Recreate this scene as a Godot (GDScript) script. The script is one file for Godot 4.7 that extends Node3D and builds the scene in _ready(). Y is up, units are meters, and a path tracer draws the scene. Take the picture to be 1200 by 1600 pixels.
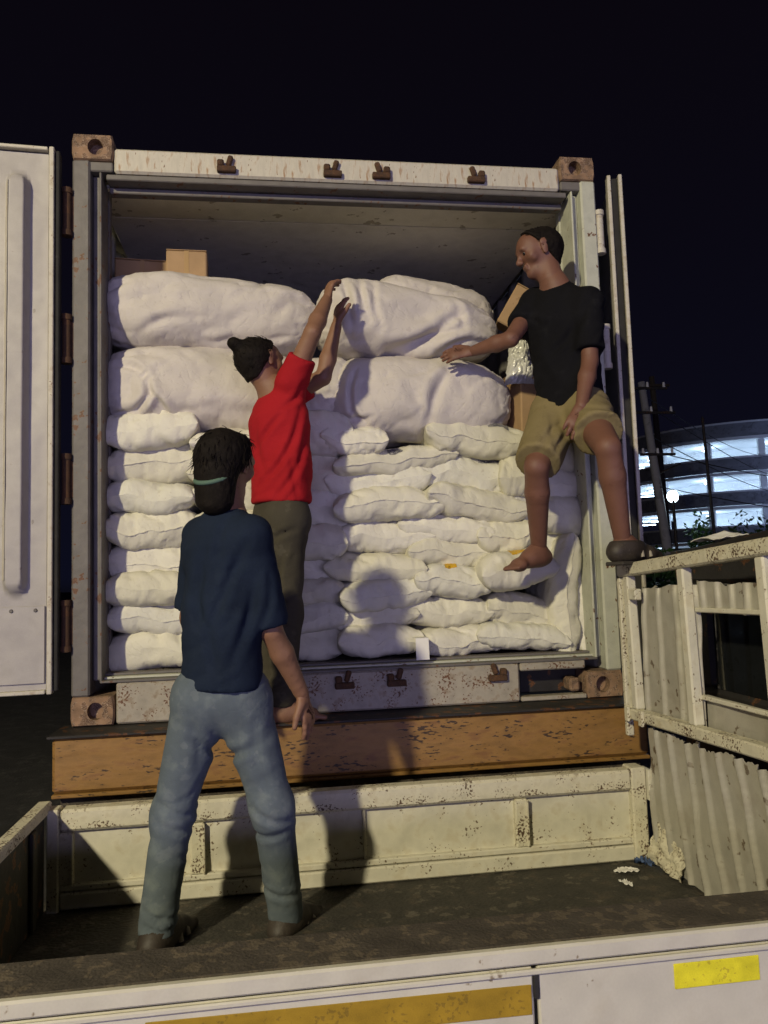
extends Node3D
# A night loading scene: a shipping container full of sacks on a trailer, with a small drop-side truck parked across its open end.
# Metres, y up. The container's door plane is z = 0, its underside is at y = 1.40; the ground is y = 0.

const DECK := 1.40          # underside of the container
const BED := 0.84           # floor of the truck bed
const LAMP := Vector3(-5.45, 6.2, 8.55)

var M := {}
var taken := {}
var grain := FastNoiseLite.new()
var soft := FastNoiseLite.new()
var ridge := FastNoiseLite.new()
var rng := RandomNumberGenerator.new()


func _ready() -> void:
	rng.seed = 7
	grain.seed = 3; grain.frequency = 1.0; grain.fractal_octaves = 3
	soft.seed = 11; soft.frequency = 1.0; soft.fractal_octaves = 2
	ridge.seed = 5; ridge.frequency = 1.0; ridge.fractal_type = FastNoiseLite.FRACTAL_RIDGED; ridge.fractal_octaves = 2
	# --- camera, sky, exposure
	var cam := Camera3D.new()
	cam.name = "camera"
	cam.fov = 67.38
	cam.near = 0.05
	cam.far = 400.0
	cam.rotation_order = EULER_ORDER_YXZ
	cam.position = Vector3(-0.3553, 1.9824, 3.4082)
	cam.rotation_degrees = Vector3(4.828, -8.07, -1.825)
	add_child(cam)
	cam.current = true
	var we := WorldEnvironment.new()
	we.name = "night_environment"
	var env := Environment.new()
	env.background_mode = Environment.BG_SKY
	var sky := Sky.new()
	var sm := ProceduralSkyMaterial.new()
	sm.sky_top_color = Color(0.035, 0.024, 0.045)
	sm.sky_horizon_color = Color(0.045, 0.05, 0.105)
	sm.sky_curve = 0.25
	sm.ground_bottom_color = Color(0.02, 0.02, 0.025)
	sm.ground_horizon_color = Color(0.04, 0.04, 0.07)
	sm.sun_angle_max = 0.0
	sky.sky_material = sm
	env.sky = sky
	env.tonemap_mode = Environment.TONE_MAPPER_LINEAR
	env.tonemap_exposure = 1.0
	env.sdfgi_enabled = true
	env.ssao_enabled = true
	env.ssil_enabled = true
	we.environment = env
	add_child(we)
	materials()
	street_lamp()
	added_shopfront()
	print("setting")
	setting()
	parking_building()
	street()
	trailer()
	container()
	truck()
	print("cargo")
	cargo()
	print("people")
	people()
	print("done")


# ------------------------------------------------------------------ textures and materials
func bytes(size: int, freq: float, s: int, oct := 4, kind := FastNoiseLite.TYPE_SIMPLEX_SMOOTH) -> PackedByteArray:
	var n := FastNoiseLite.new()
	n.noise_type = kind
	n.seed = s
	n.frequency = freq
	n.fractal_octaves = oct
	var im := n.get_seamless_image(size, size)
	im.convert(Image.FORMAT_L8)
	return im.get_data()


# base colour broken by mottling, with chips of another colour that have an edge of their own; colours are linear
func worn_texture(base: Color, chip: Color, edge: Color, cover: float, mottle: float, s: int, size := 512, fine := 0.03, stain := Color(0, 0, 0, 0)) -> ImageTexture:
	var a := bytes(size, fine, s, 5)
	var b := bytes(size, 0.006, s + 1, 3)
	var c := bytes(size, 0.25, s + 2, 2)
	var d := bytes(size, 0.012, s + 3, 5)
	var out := PackedByteArray()
	out.resize(size * size * 3)
	for i in size * size:
		var chipn := a[i] * 0.62 + b[i] * 0.38
		var t := 1.0 + mottle * ((d[i] - 128.0) / 128.0) + mottle * 0.45 * ((c[i] - 128.0) / 128.0)
		var k := base
		if stain.a > 0.0:
			k = base.lerp(stain, clampf((d[i] - 150.0) / 70.0, 0.0, 1.0) * stain.a)
		if chipn < cover:
			k = chip.lerp(edge, clampf((c[i] - 90.0) / 90.0, 0.0, 1.0) * 0.5)
		elif chipn < cover + 4.0:
			k = base.lerp(edge, 0.7)
		k = Color(clampf(k.r * t, 0, 1), clampf(k.g * t, 0, 1), clampf(k.b * t, 0, 1)).linear_to_srgb()
		out[i * 3] = int(k.r * 255.0)
		out[i * 3 + 1] = int(k.g * 255.0)
		out[i * 3 + 2] = int(k.b * 255.0)
	var im := Image.create_from_data(size, size, false, Image.FORMAT_RGB8, out)
	im.generate_mipmaps()
	return ImageTexture.create_from_image(im)


func relief_texture(freq: float, s: int, depth: float, oct := 4, size := 512) -> ImageTexture:
	var im := Image.create_from_data(size, size, false, Image.FORMAT_L8, bytes(size, freq, s, oct))
	im.convert(Image.FORMAT_RGBA8)
	im.bump_map_to_normal_map(depth)
	im.generate_mipmaps()
	return ImageTexture.create_from_image(im)


func crease_texture(s: int, freq: float, depth: float, weave := 0.0) -> ImageTexture:
	# crumpled cloth: thin sharp creases of two sizes between flat facets, over a faint weave
	var size := 1024
	var n := FastNoiseLite.new()
	n.noise_type = FastNoiseLite.TYPE_SIMPLEX_SMOOTH
	n.fractal_type = FastNoiseLite.FRACTAL_RIDGED
	n.fractal_octaves = 2
	n.seed = s
	n.frequency = freq
	n.domain_warp_enabled = true
	n.domain_warp_amplitude = 40.0
	n.domain_warp_frequency = 0.006
	var a := n.get_seamless_image(size, size)
	a.convert(Image.FORMAT_L8)
	var A := a.get_data()
	var B := bytes(size, freq * 0.8, s + 1, 3)
	var out := PackedByteArray()
	out.resize(size * size)
	for i in size * size:
		var c := clampf((A[i] - 165.0) / 90.0, 0.0, 1.0)
		var w := weave * (((i & 3) ^ ((i >> 10) & 3)) - 1.5)
		out[i] = int(clampf(120.0 - 75.0 * c * c + 0.30 * (B[i] - 128.0) + w, 0, 255))
	var im := Image.create_from_data(size, size, false, Image.FORMAT_L8, out)
	im.convert(Image.FORMAT_RGBA8)
	im.bump_map_to_normal_map(depth)
	im.generate_mipmaps()
	return ImageTexture.create_from_image(im)


func mat(tex: Texture2D, tile: float, rough := 0.8, metal := 0.0, normal: Texture2D = null, depth := 1.0, world := true) -> StandardMaterial3D:
	var m := StandardMaterial3D.new()
	m.albedo_texture = tex
	m.roughness = rough
	m.metallic = metal
	m.uv1_triplanar = true
	m.uv1_world_triplanar = world
	m.uv1_scale = Vector3.ONE / tile
	if normal:
		m.normal_enabled = true
		m.normal_texture = normal
		m.normal_scale = depth
	return m


func plain(c: Color, rough := 0.8, metal := 0.0) -> StandardMaterial3D:
	var m := StandardMaterial3D.new()
	m.albedo_color = c.linear_to_srgb()
	m.roughness = rough
	m.metallic = metal
	return m


func glow(c: Color, energy: float) -> StandardMaterial3D:
	var m := plain(Color(0.8, 0.8, 0.8), 0.4)
	m.emission_enabled = true
	m.emission = c
	m.emission_energy_multiplier = energy
	return m


func materials() -> void:
	var rust := Color(0.085, 0.036, 0.016)
	var rust2 := Color(0.19, 0.085, 0.03)
	var bump := relief_texture(0.02, 40, 2.0)
	var fine := relief_texture(0.12, 41, 1.6, 3)
	var dents := relief_texture(0.006, 44, 6.0, 3)
	var weave := crease_texture(42, 0.010, 10.0, 5.0)
	var rumple := crease_texture(46, 0.008, 9.0, 3.0)
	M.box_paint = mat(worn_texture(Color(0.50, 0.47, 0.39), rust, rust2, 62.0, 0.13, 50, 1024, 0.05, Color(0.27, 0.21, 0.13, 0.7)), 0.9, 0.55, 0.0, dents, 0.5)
	M.header = mat(worn_texture(Color(0.50, 0.47, 0.39), rust, rust2, 50.0, 0.12, 48, 1024, 0.03, Color(0.24, 0.12, 0.04, 0.85)), 0.9, 0.55, 0.0, dents, 0.5)
	M.header.uv1_scale = Vector3(2.6, 0.7, 1.0)
	M.strap = plain(Color(0.30, 0.27, 0.22), 0.6)
	M.sill = mat(worn_texture(Color(0.34, 0.31, 0.25), rust, rust2, 78.0, 0.2, 52, 1024, 0.05, Color(0.17, 0.12, 0.07, 0.75)), 0.8, 0.6, 0.0, dents, 0.6)
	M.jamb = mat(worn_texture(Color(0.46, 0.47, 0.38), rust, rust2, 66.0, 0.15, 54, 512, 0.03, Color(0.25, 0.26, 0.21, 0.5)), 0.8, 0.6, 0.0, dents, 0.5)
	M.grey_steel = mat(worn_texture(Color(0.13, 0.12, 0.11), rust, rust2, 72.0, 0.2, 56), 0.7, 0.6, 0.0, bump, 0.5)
	M.casting = mat(worn_texture(Color(0.24, 0.15, 0.09), rust, Color(0.42, 0.34, 0.25), 128.0, 0.35, 58, 256), 0.3, 0.85, 0.0, bump, 1.0)
	M.rust = mat(worn_texture(Color(0.062, 0.032, 0.017), Color(0.04, 0.02, 0.012), rust2, 110.0, 0.35, 60, 256), 0.25, 0.9, 0.0, bump, 1.0)
	M.door_skin = mat(worn_texture(Color(0.36, 0.34, 0.32), Color(0.17, 0.15, 0.13), Color(0.34, 0.31, 0.28), 52.0, 0.12, 62, 512, 0.02, Color(0.25, 0.235, 0.215, 0.5)), 0.9, 0.5, 0.0, dents, 0.55)
	M.ceiling = mat(worn_texture(Color(0.76, 0.73, 0.67), Color(0.40, 0.36, 0.30), Color(0.3, 0.27, 0.22), 60.0, 0.14, 64, 512, 0.03, Color(0.58, 0.55, 0.49, 0.6)), 1.3, 0.6, 0.0, bump, 0.35)
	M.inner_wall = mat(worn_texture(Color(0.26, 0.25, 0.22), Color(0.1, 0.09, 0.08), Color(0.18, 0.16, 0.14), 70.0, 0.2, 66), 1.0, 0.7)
	M.rubber = mat(worn_texture(Color(0.018, 0.017, 0.016), Color(0.03, 0.028, 0.026), Color(0.03, 0.03, 0.03), 60.0, 0.3, 68, 256), 0.4, 0.85, 0.0, fine, 0.5)
	M.beam = mat(worn_texture(Color(0.26, 0.14, 0.036), Color(0.03, 0.018, 0.010), Color(0.09, 0.045, 0.015), 80.0, 0.28, 70, 1024, 0.045, Color(0.15, 0.07, 0.025, 0.8)), 1.1, 0.62, 0.0, bump, 0.6)
	M.beam.uv1_scale = Vector3(0.45, 1.5, 0.8)
	M.cream = mat(worn_texture(Color(0.60, 0.58, 0.48), Color(0.07, 0.042, 0.024), Color(0.24, 0.17, 0.10), 63.0, 0.11, 72, 1024, 0.06, Color(0.42, 0.37, 0.26, 0.5)), 1.0, 0.5, 0.0, dents, 0.7)
	M.cream_plain = mat(worn_texture(Color(0.56, 0.54, 0.46), Color(0.2, 0.16, 0.11), Color(0.35, 0.3, 0.22), 46.0, 0.08, 73, 512, 0.05, Color(0.44, 0.41, 0.33, 0.5)), 1.1, 0.45, 0.0, dents, 0.6)
	M.cream_chipped = mat(worn_texture(Color(0.60, 0.57, 0.44), Color(0.06, 0.035, 0.02), Color(0.22, 0.15, 0.09), 88.0, 0.14, 74, 1024, 0.06, Color(0.36, 0.31, 0.2, 0.6)), 0.8, 0.6, 0.0, bump, 0.8)
	M.tin = mat(worn_texture(Color(0.40, 0.385, 0.33), Color(0.10, 0.07, 0.045), Color(0.28, 0.24, 0.18), 64.0, 0.14, 76, 512, 0.03, Color(0.27, 0.245, 0.20, 0.6)), 0.9, 0.42, 0.15, dents, 0.8)
	M.bed = mat(worn_texture(Color(0.040, 0.037, 0.030), Color(0.10, 0.09, 0.07), Color(0.065, 0.055, 0.045), 84.0, 0.35, 78, 1024, 0.02, Color(0.065, 0.05, 0.035, 0.7)), 1.2, 0.75, 0.0, fine, 0.9)
	M.cap_board = mat(worn_texture(Color(0.060, 0.050, 0.040), Color(0.11, 0.09, 0.065), Color(0.08, 0.06, 0.045), 92.0, 0.35, 80, 512), 0.7, 0.85, 0.0, fine, 0.9)
	M.dark_metal = mat(worn_texture(Color(0.028, 0.026, 0.025), rust, rust2, 80.0, 0.3, 82, 256), 0.6, 0.65, 0.3, bump, 0.5)
	M.tape = mat(worn_texture(Color(0.33, 0.21, 0.02), Color(0.22, 0.14, 0.02), Color(0.28, 0.18, 0.02), 84.0, 0.22, 84, 256, 0.06), 0.25, 0.35)
	M.tape_bright = mat(worn_texture(Color(0.72, 0.66, 0.03), Color(0.5, 0.42, 0.03), Color(0.6, 0.5, 0.04), 70.0, 0.2, 86, 256, 0.06), 0.25, 0.35)
	M.sack = []
	for i in 4:
		var tone: Color = [Color(0.66, 0.64, 0.52), Color(0.68, 0.66, 0.56), Color(0.62, 0.60, 0.48), Color(0.65, 0.64, 0.55)][i]
		var sm := mat(worn_texture(tone, Color(0.50, 0.47, 0.39), Color(0.6, 0.57, 0.48), 48.0, 0.06, 90 + i * 5, 512, 0.03, Color(0.55, 0.52, 0.43, 0.45)), 0.62, 0.62, 0.0, weave, 0.9, false)
		M.sack.append(sm)
	M.bale = mat(worn_texture(Color(0.56, 0.52, 0.47), Color(0.46, 0.42, 0.38), Color(0.55, 0.5, 0.46), 52.0, 0.07, 112, 512, 0.025, Color(0.48, 0.44, 0.39, 0.5)), 0.8, 0.7, 0.0, weave, 0.8, false)
	M.thread = plain(Color(0.42, 0.40, 0.34), 0.8)
	M.print = mat(worn_texture(Color(0.05, 0.05, 0.07), Color(0.5, 0.48, 0.42), Color(0.3, 0.3, 0.3), 108.0, 0.2, 114, 256, 0.09), 0.12, 0.7)
	M.print_yellow = mat(worn_texture(Color(0.62, 0.36, 0.01), Color(0.66, 0.58, 0.4), Color(0.6, 0.4, 0.1), 86.0, 0.15, 116, 256, 0.07), 0.2, 0.6)
	M.carton = mat(worn_texture(Color(0.36, 0.235, 0.12), Color(0.25, 0.16, 0.08), Color(0.3, 0.19, 0.1), 60.0, 0.1, 118, 256), 0.4, 0.85, 0.0, fine, 0.2)
	M.packing_tape = plain(Color(0.40, 0.27, 0.13), 0.12)
	M.plastic = plain(Color(0.55, 0.55, 0.50), 0.18)
	M.paper = plain(Color(0.78, 0.77, 0.74), 0.8)
	M.skin = mat(worn_texture(Color(0.22, 0.112, 0.066), Color(0.17, 0.08, 0.045), Color(0.19, 0.095, 0.055), 62.0, 0.12, 122, 256), 0.35, 0.6, 0.0, fine, 0.35)
	M.skin_dark = mat(worn_texture(Color(0.16, 0.072, 0.046), Color(0.11, 0.048, 0.03), Color(0.13, 0.06, 0.038), 62.0, 0.12, 124, 256), 0.35, 0.6, 0.0, fine, 0.35)
	M.hair = mat(worn_texture(Color(0.010, 0.008, 0.007), Color(0.02, 0.016, 0.013), Color(0.016, 0.012, 0.01), 80.0, 0.3, 126, 256, 0.1), 0.12, 0.7, 0.0, relief_texture(0.05, 127, 6.0), 0.9)
	M.red = mat(worn_texture(Color(0.33, 0.014, 0.020), Color(0.27, 0.011, 0.016), Color(0.30, 0.012, 0.018), 50.0, 0.1, 128, 256), 0.6, 0.85, 0.0, rumple, 0.55)
	M.navy = mat(worn_texture(Color(0.013, 0.020, 0.038), Color(0.016, 0.024, 0.043), Color(0.015, 0.022, 0.04), 70.0, 0.25, 130, 256), 0.6, 0.9, 0.0, rumple, 0.55)
	M.black = mat(worn_texture(Color(0.008, 0.008, 0.010), Color(0.012, 0.012, 0.014), Color(0.01, 0.01, 0.012), 70.0, 0.25, 132, 256), 0.6, 0.9, 0.0, rumple, 0.55)
	M.denim = mat(worn_texture(Color(0.105, 0.130, 0.155), Color(0.145, 0.17, 0.19), Color(0.12, 0.145, 0.17), 92.0, 0.16, 134, 512, 0.02, Color(0.17, 0.20, 0.20, 0.6)), 0.6, 0.9, 0.0, rumple, 0.55)
	M.olive = mat(worn_texture(Color(0.062, 0.056, 0.042), Color(0.085, 0.078, 0.06), Color(0.07, 0.063, 0.05), 80.0, 0.2, 136, 256), 0.6, 0.9, 0.0, rumple, 0.55)
	M.khaki = mat(worn_texture(Color(0.21, 0.17, 0.085), Color(0.15, 0.12, 0.06), Color(0.18, 0.14, 0.07), 70.0, 0.16, 138, 256), 0.6, 0.9, 0.0, rumple, 0.55)
	M.green_band = plain(Color(0.075, 0.135, 0.10), 0.8)
	M.shoe = mat(worn_texture(Color(0.035, 0.027, 0.022), Color(0.07, 0.06, 0.05), Color(0.05, 0.04, 0.03), 86.0, 0.3, 140, 256, 0.06), 0.2, 0.6)
	M.blue_scrap = plain(Color(0.06, 0.10, 0.22), 0.4)
	M.sole = plain(Color(0.04, 0.035, 0.03), 0.85)
	M.eye = plain(Color(0.012, 0.01, 0.01), 0.15)
	M.asphalt = mat(worn_texture(Color(0.045, 0.044, 0.043), Color(0.07, 0.068, 0.065), Color(0.055, 0.054, 0.052), 90.0, 0.3, 142, 512), 2.0, 0.9, 0.0, fine, 0.8)
	M.concrete = mat(worn_texture(Color(0.26, 0.26, 0.27), Color(0.14, 0.14, 0.15), Color(0.2, 0.2, 0.21), 84.0, 0.2, 144, 512, 0.02, Color(0.17, 0.17, 0.18, 0.6)), 4.0, 0.85)
	M.parapet = mat(worn_texture(Color(0.24, 0.25, 0.28), Color(0.14, 0.14, 0.16), Color(0.18, 0.18, 0.2), 84.0, 0.25, 146, 256), 4.0, 0.85)
	M.white_wall = plain(Color(0.74, 0.76, 0.78), 0.8)
	M.dark_opening = plain(Color(0.02, 0.02, 0.025), 0.5)
	M.wire = plain(Color(0.02, 0.02, 0.02), 0.7)
	M.leaf = plain(Color(0.035, 0.085, 0.02), 0.6)
	M.leaf.backlight_enabled = true
	M.leaf.backlight = Color(0.05, 0.12, 0.02)
	M.bark = plain(Color(0.05, 0.04, 0.03), 0.95)
	for k in ["red", "navy", "black", "denim", "olive", "khaki", "hair"]:
		M[k].metallic_specular = 0.2
	var g := plain(Color(0.010, 0.011, 0.012), 0.04)
	g.metallic_specular = 0.6
	M.dark_glass = g


# ------------------------------------------------------------------ shape helpers
func numbered(called: String) -> String:
	if not taken.has(called):
		taken[called] = 0
		return called
	taken[called] += 1
	return "%s_%03d" % [called, taken[called]]


func thing(called: String, label: String, category: String, at := Vector3.ZERO, group := "") -> Node3D:
	var o := Node3D.new()
	o.name = numbered(called)
	o.position = at
	tag(o, label, category, group)
	add_child(o)
	return o


func tag(o: Node, label: String, category: String, group := "") -> void:
	o.set_meta("label", label)
	o.set_meta("category", category)
	if group:
		o.set_meta("group", group)


func begin() -> SurfaceTool:
	var st := SurfaceTool.new()
	st.begin(Mesh.PRIMITIVE_TRIANGLES)
	return st


func put(called: String, mesh: Mesh, material: Material, parent: Node = self) -> MeshInstance3D:
	var o := MeshInstance3D.new()
	o.mesh = mesh
	o.material_override = material
	o.name = numbered(called) if parent == self else called
	parent.add_child(o, true)
	return o


func done(called: String, st: SurfaceTool, material: Material, parent: Node = self) -> MeshInstance3D:
	return put(called, st.commit(), material, parent)


func tri(st: SurfaceTool, a: Vector3, b: Vector3, c: Vector3, inside: Vector3) -> void:
	var n := (c - a).cross(b - a)
	if n.length_squared() < 1e-16:
		return
	n = n.normalized()
	if n.dot((a + b + c) / 3.0 - inside) < 0.0:
		n = -n
		var t := b
		b = c
		c = t
	for p in [a, b, c]:
		st.set_normal(n)
		st.add_vertex(p)


func quad(st: SurfaceTool, a: Vector3, b: Vector3, c: Vector3, d: Vector3, inside: Vector3) -> void:
	tri(st, a, b, c, inside)
	tri(st, a, c, d, inside)


# a box with chamfered edges; at, size, turn
func bx(st: SurfaceTool, at: Vector3, size: Vector3, bevel := 0.004, turn := Basis.IDENTITY) -> void:
	var h := size * 0.5
	var e := minf(bevel, minf(h.x, minf(h.y, h.z)) * 0.6)
	var P := func(sx: int, sy: int, sz: int, k: int) -> Vector3:
		var v := Vector3(sx * (h.x - (0.0 if k == 0 else e)), sy * (h.y - (0.0 if k == 1 else e)), sz * (h.z - (0.0 if k == 2 else e)))
		return at + turn * v
	for s in [-1, 1]:
		quad(st, P.call(s, -1, -1, 0), P.call(s, 1, -1, 0), P.call(s, 1, 1, 0), P.call(s, -1, 1, 0), at)
		quad(st, P.call(-1, s, -1, 1), P.call(1, s, -1, 1), P.call(1, s, 1, 1), P.call(-1, s, 1, 1), at)
		quad(st, P.call(-1, -1, s, 2), P.call(1, -1, s, 2), P.call(1, 1, s, 2), P.call(-1, 1, s, 2), at)
	for a in [-1, 1]:
		for b in [-1, 1]:
			quad(st, P.call(-1, a, b, 1), P.call(1, a, b, 1), P.call(1, a, b, 2), P.call(-1, a, b, 2), at)
			quad(st, P.call(a, -1, b, 0), P.call(a, 1, b, 0), P.call(a, 1, b, 2), P.call(a, -1, b, 2), at)
			quad(st, P.call(a, b, -1, 0), P.call(a, b, 1, 0), P.call(a, b, 1, 1), P.call(a, b, -1, 1), at)
			for c in [-1, 1]:
				tri(st, P.call(a, b, c, 0), P.call(a, b, c, 1), P.call(a, b, c, 2), at)


func block(called: String, at: Vector3, size: Vector3, material: Material, parent: Node = self, bevel := 0.004, turn := Basis.IDENTITY) -> MeshInstance3D:
	var st := begin()
	bx(st, at, size, bevel, turn)
	return done(called, st, material, parent)


# a bar of rectangular section from a to b
func bar(called: String, a: Vector3, b: Vector3, w: float, d: float, material: Material, parent: Node, up := Vector3.UP, bevel := 0.004) -> MeshInstance3D:
	var f := (b - a).normalized()
	var s := f.cross(up)
	if s.length() < 0.01:
		s = f.cross(Vector3.RIGHT)
	s = s.normalized()
	var u := s.cross(f)
	return block(called, (a + b) * 0.5, Vector3(w, d, a.distance_to(b)), material, parent, bevel, Basis(s, u, -f))


func tube(st: SurfaceTool, pts: Array, radii: Array, segs := 12, caps := true) -> void:
	var rings := []
	var n := pts.size()
	var ref := Vector3.UP
	for i in n:
		var f: Vector3 = (pts[mini(i + 1, n - 1)] - pts[maxi(i - 1, 0)]).normalized()
		if absf(f.dot(ref)) > 0.95:
			ref = Vector3.RIGHT
		var s := f.cross(ref).normalized()
		var u := s.cross(f)
		var ring := []
		for k in segs:
			var a := TAU * k / segs
			ring.append([pts[i] + (s * cos(a) + u * sin(a)) * radii[mini(i, radii.size() - 1)], s * cos(a) + u * sin(a)])
		rings.append(ring)
	for i in n - 1:
		for k in segs:
			var k2 := (k + 1) % segs
			var q := [rings[i][k], rings[i][k2], rings[i + 1][k2], rings[i + 1][k]]
			for j in [0, 1, 2, 0, 2, 3]:
				st.set_normal(q[j][1])
				st.add_vertex(q[j][0])
	if caps:
		for e in [0, n - 1]:
			var inner: Vector3 = pts[1] if e == 0 else pts[n - 2]
			for k in segs:
				tri(st, pts[e], rings[e][k][0], rings[e][(k + 1) % segs][0], inner)


func rod(called: String, pts: Array, radii: Array, material: Material, parent: Node = self, segs := 12) -> MeshInstance3D:
	var st := begin()
	tube(st, pts, radii, segs)
	return done(called, st, material, parent)


# a sheet with two faces and a rim: f(u, v) gives its face for u, v in 0..1
func sheet(nu: int, nv: int, thick: Vector3, f: Callable) -> ArrayMesh:
	var g := PackedVector3Array()
	for j in nv + 1:
		for i in nu + 1:
			g.append(f.call(float(i) / nu, float(j) / nv))
	var st := begin()
	var w := nu + 1
	for side in 2:
		st.set_smooth_group(side)
		var off := Vector3.ZERO if side == 0 else -thick
		for j in nv:
			for i in nu:
				var a := g[j * w + i] + off
				var b := g[j * w + i + 1] + off
				var c := g[(j + 1) * w + i + 1] + off
				var d := g[(j + 1) * w + i] + off
				var order := [a, c, b, a, d, c] if side == 0 else [a, b, c, a, c, d]
				if (b - a).cross(d - a).dot(thick) < 0.0:
					order.reverse()
				for p in order:
					st.add_vertex(p)
	st.set_smooth_group(-1)
	var rim := []
	for i in nu: rim.append(g[i])
	for j in nv: rim.append(g[j * w + nu])
	for i in nu: rim.append(g[nv * w + nu - i])
	for j in nv: rim.append(g[(nv - j) * w])
	for i in rim.size():
		var a: Vector3 = rim[i]
		var b: Vector3 = rim[(i + 1) % rim.size()]
		for p in [a, b, b - thick, a, b - thick, a - thick]:
			st.add_vertex(p)
	st.generate_normals()
	return st.commit()


func smooth_mesh(v: PackedVector3Array, idx: PackedInt32Array) -> ArrayMesh:
	var arr := []
	arr.resize(Mesh.ARRAY_MAX)
	arr[Mesh.ARRAY_VERTEX] = v
	arr[Mesh.ARRAY_INDEX] = idx
	var st := SurfaceTool.new()
	st.create_from_arrays(arr)
	st.generate_normals()
	return st.commit()


func lathe(st: SurfaceTool, at: Vector3, axis: Vector3, profile: Array, segs := 32) -> void:
	# profile: [distance along the axis, radius]
	var s := axis.cross(Vector3.UP if absf(axis.y) < 0.9 else Vector3.RIGHT).normalized()
	var u := s.cross(axis)
	for i in profile.size() - 1:
		for k in segs:
			var a := TAU * k / segs
			var b := TAU * (k + 1) / segs
			var p := []
			for e in [[i, a], [i, b], [i + 1, b], [i + 1, a]]:
				p.append(at + axis * profile[e[0]][0] + (s * cos(e[1]) + u * sin(e[1])) * profile[e[0]][1])
			quad(st, p[0], p[1], p[2], p[3], at)


# ------------------------------------------------------------------ the lamp and the added fill front that light the place
func street_lamp() -> void:
	var t := thing("street_lamp", "tall flood lamp on a grey mast behind the photographer", "lamp", Vector3(LAMP.x - 0.7, 0, LAMP.z + 0.9))
	rod("mast", [Vector3.ZERO, Vector3(0, 3, 0), Vector3(0, 6.4, 0)], [0.09, 0.075, 0.055], M.dark_metal, t, 16)
	rod("arm", [Vector3(0, 6.3, 0), Vector3(0.35, 6.45, -0.45), Vector3(0.66, 6.36, -0.84)], [0.035], M.dark_metal, t)
	var aim := (Vector3(0.2, 1.9, 0.0) - LAMP).normalized()
	var head := thing_part(t, LAMP - t.position, aim)
	block("housing", Vector3(0, 0, 0.09), Vector3(0.42, 0.34, 0.14), M.dark_metal, head, 0.015)
	block("lens", Vector3(0, 0, -0.0), Vector3(0.34, 0.26, 0.02), glow(Color(1.0, 0.9, 0.7), 6.0), head, 0.004)
	var l := SpotLight3D.new()
	l.name = "lamp_light"
	l.position = Vector3(0, 0, -0.05)
	l.light_color = Color(1.0, 0.945, 0.79)
	l.light_energy = 97.0
	l.light_size = 0.22
	l.spot_range = 60.0
	l.spot_attenuation = 2.0
	l.spot_angle = 50.0
	l.spot_angle_attenuation = 0.6
	l.shadow_enabled = true
	head.add_child(l)


func thing_part(parent: Node3D, at: Vector3, aim: Vector3) -> Node3D:
	var h := Node3D.new()
	h.name = "lamp_head"
	parent.add_child(h)
	h.position = at
	h.basis = Basis.looking_at(aim)
	return h


func added_shopfront() -> void:
	# unseen front with glowing windows, added to fill the shadows with cool light
	var t := thing("added_fill_front", "long added building front behind the photographer, its cool white windows filling the shadows", "building", Vector3(4.0, 0, 17.0))
	block("wall", Vector3(0, 0.2, 0.3), Vector3(26, 0.4, 0.5), M.concrete, t, 0.02)
	block("wall", Vector3(0, 7.7, 0.3), Vector3(26, 8.6, 0.5), M.concrete, t, 0.02)
	for k in 9:
		block("pier", Vector3(-12.4 + k * 3.1, 1.9, 0.3), Vector3(0.35, 3.0, 0.5), M.concrete, t, 0.02)
	var gm := glow(Color(0.78, 0.75, 1.0), 1.1)  # panes glow as part of the added fill
	for k in 8:
		var w := block("window", Vector3(-10.85 + k * 3.1, 1.9, 0.4), Vector3(2.74, 2.98, 0.05), gm, t, 0.004)
		block("frame", Vector3(-10.85 + k * 3.1, 1.9, 0.34), Vector3(0.06, 2.98, 0.06), M.dark_metal, w)
	var l := AreaLight3D.new()
	l.name = "cool_fill_light"
	l.area_size = Vector2(25.0, 3.0)
	l.area_normalize_energy = true
	l.light_energy = 92.0
	l.light_color = Color(0.78, 0.75, 1.0)
	l.area_range = 80.0
	l.area_attenuation = 2.0
	l.shadow_enabled = true
	l.position = Vector3(0, 1.9, 0.02)
	t.add_child(l)


# ------------------------------------------------------------------ ground, far buildings, street
func setting() -> void:
	var st := begin()
	st.set_normal(Vector3.UP)
	for p in [Vector3(-300, 0, -300), Vector3(300, 0, -300), Vector3(300, 0, 300), Vector3(-300, 0, -300), Vector3(300, 0, 300), Vector3(-300, 0, 300)]:
		st.add_vertex(p)
	done("ground", st, M.asphalt).set_meta("kind", "structure")


func ring(st: SurfaceTool, c: Vector3, r0: float, r1: float, y0: float, y1: float, a0: float, a1: float, segs: int) -> void:
	for i in segs:
		var p := []
		for a in [lerpf(a0, a1, float(i) / segs), lerpf(a0, a1, float(i + 1) / segs)]:
			var d := Vector3(cos(a), 0, sin(a))
			p.append([c + d * r0 + Vector3(0, y0, 0), c + d * r1 + Vector3(0, y0, 0), c + d * r1 + Vector3(0, y1, 0), c + d * r0 + Vector3(0, y1, 0)])
		var mid: Vector3 = (p[0][0] + p[1][2]) * 0.5
		for k in 4:
			quad(st, p[0][k], p[0][(k + 1) % 4], p[1][(k + 1) % 4], p[1][k], mid)


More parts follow.
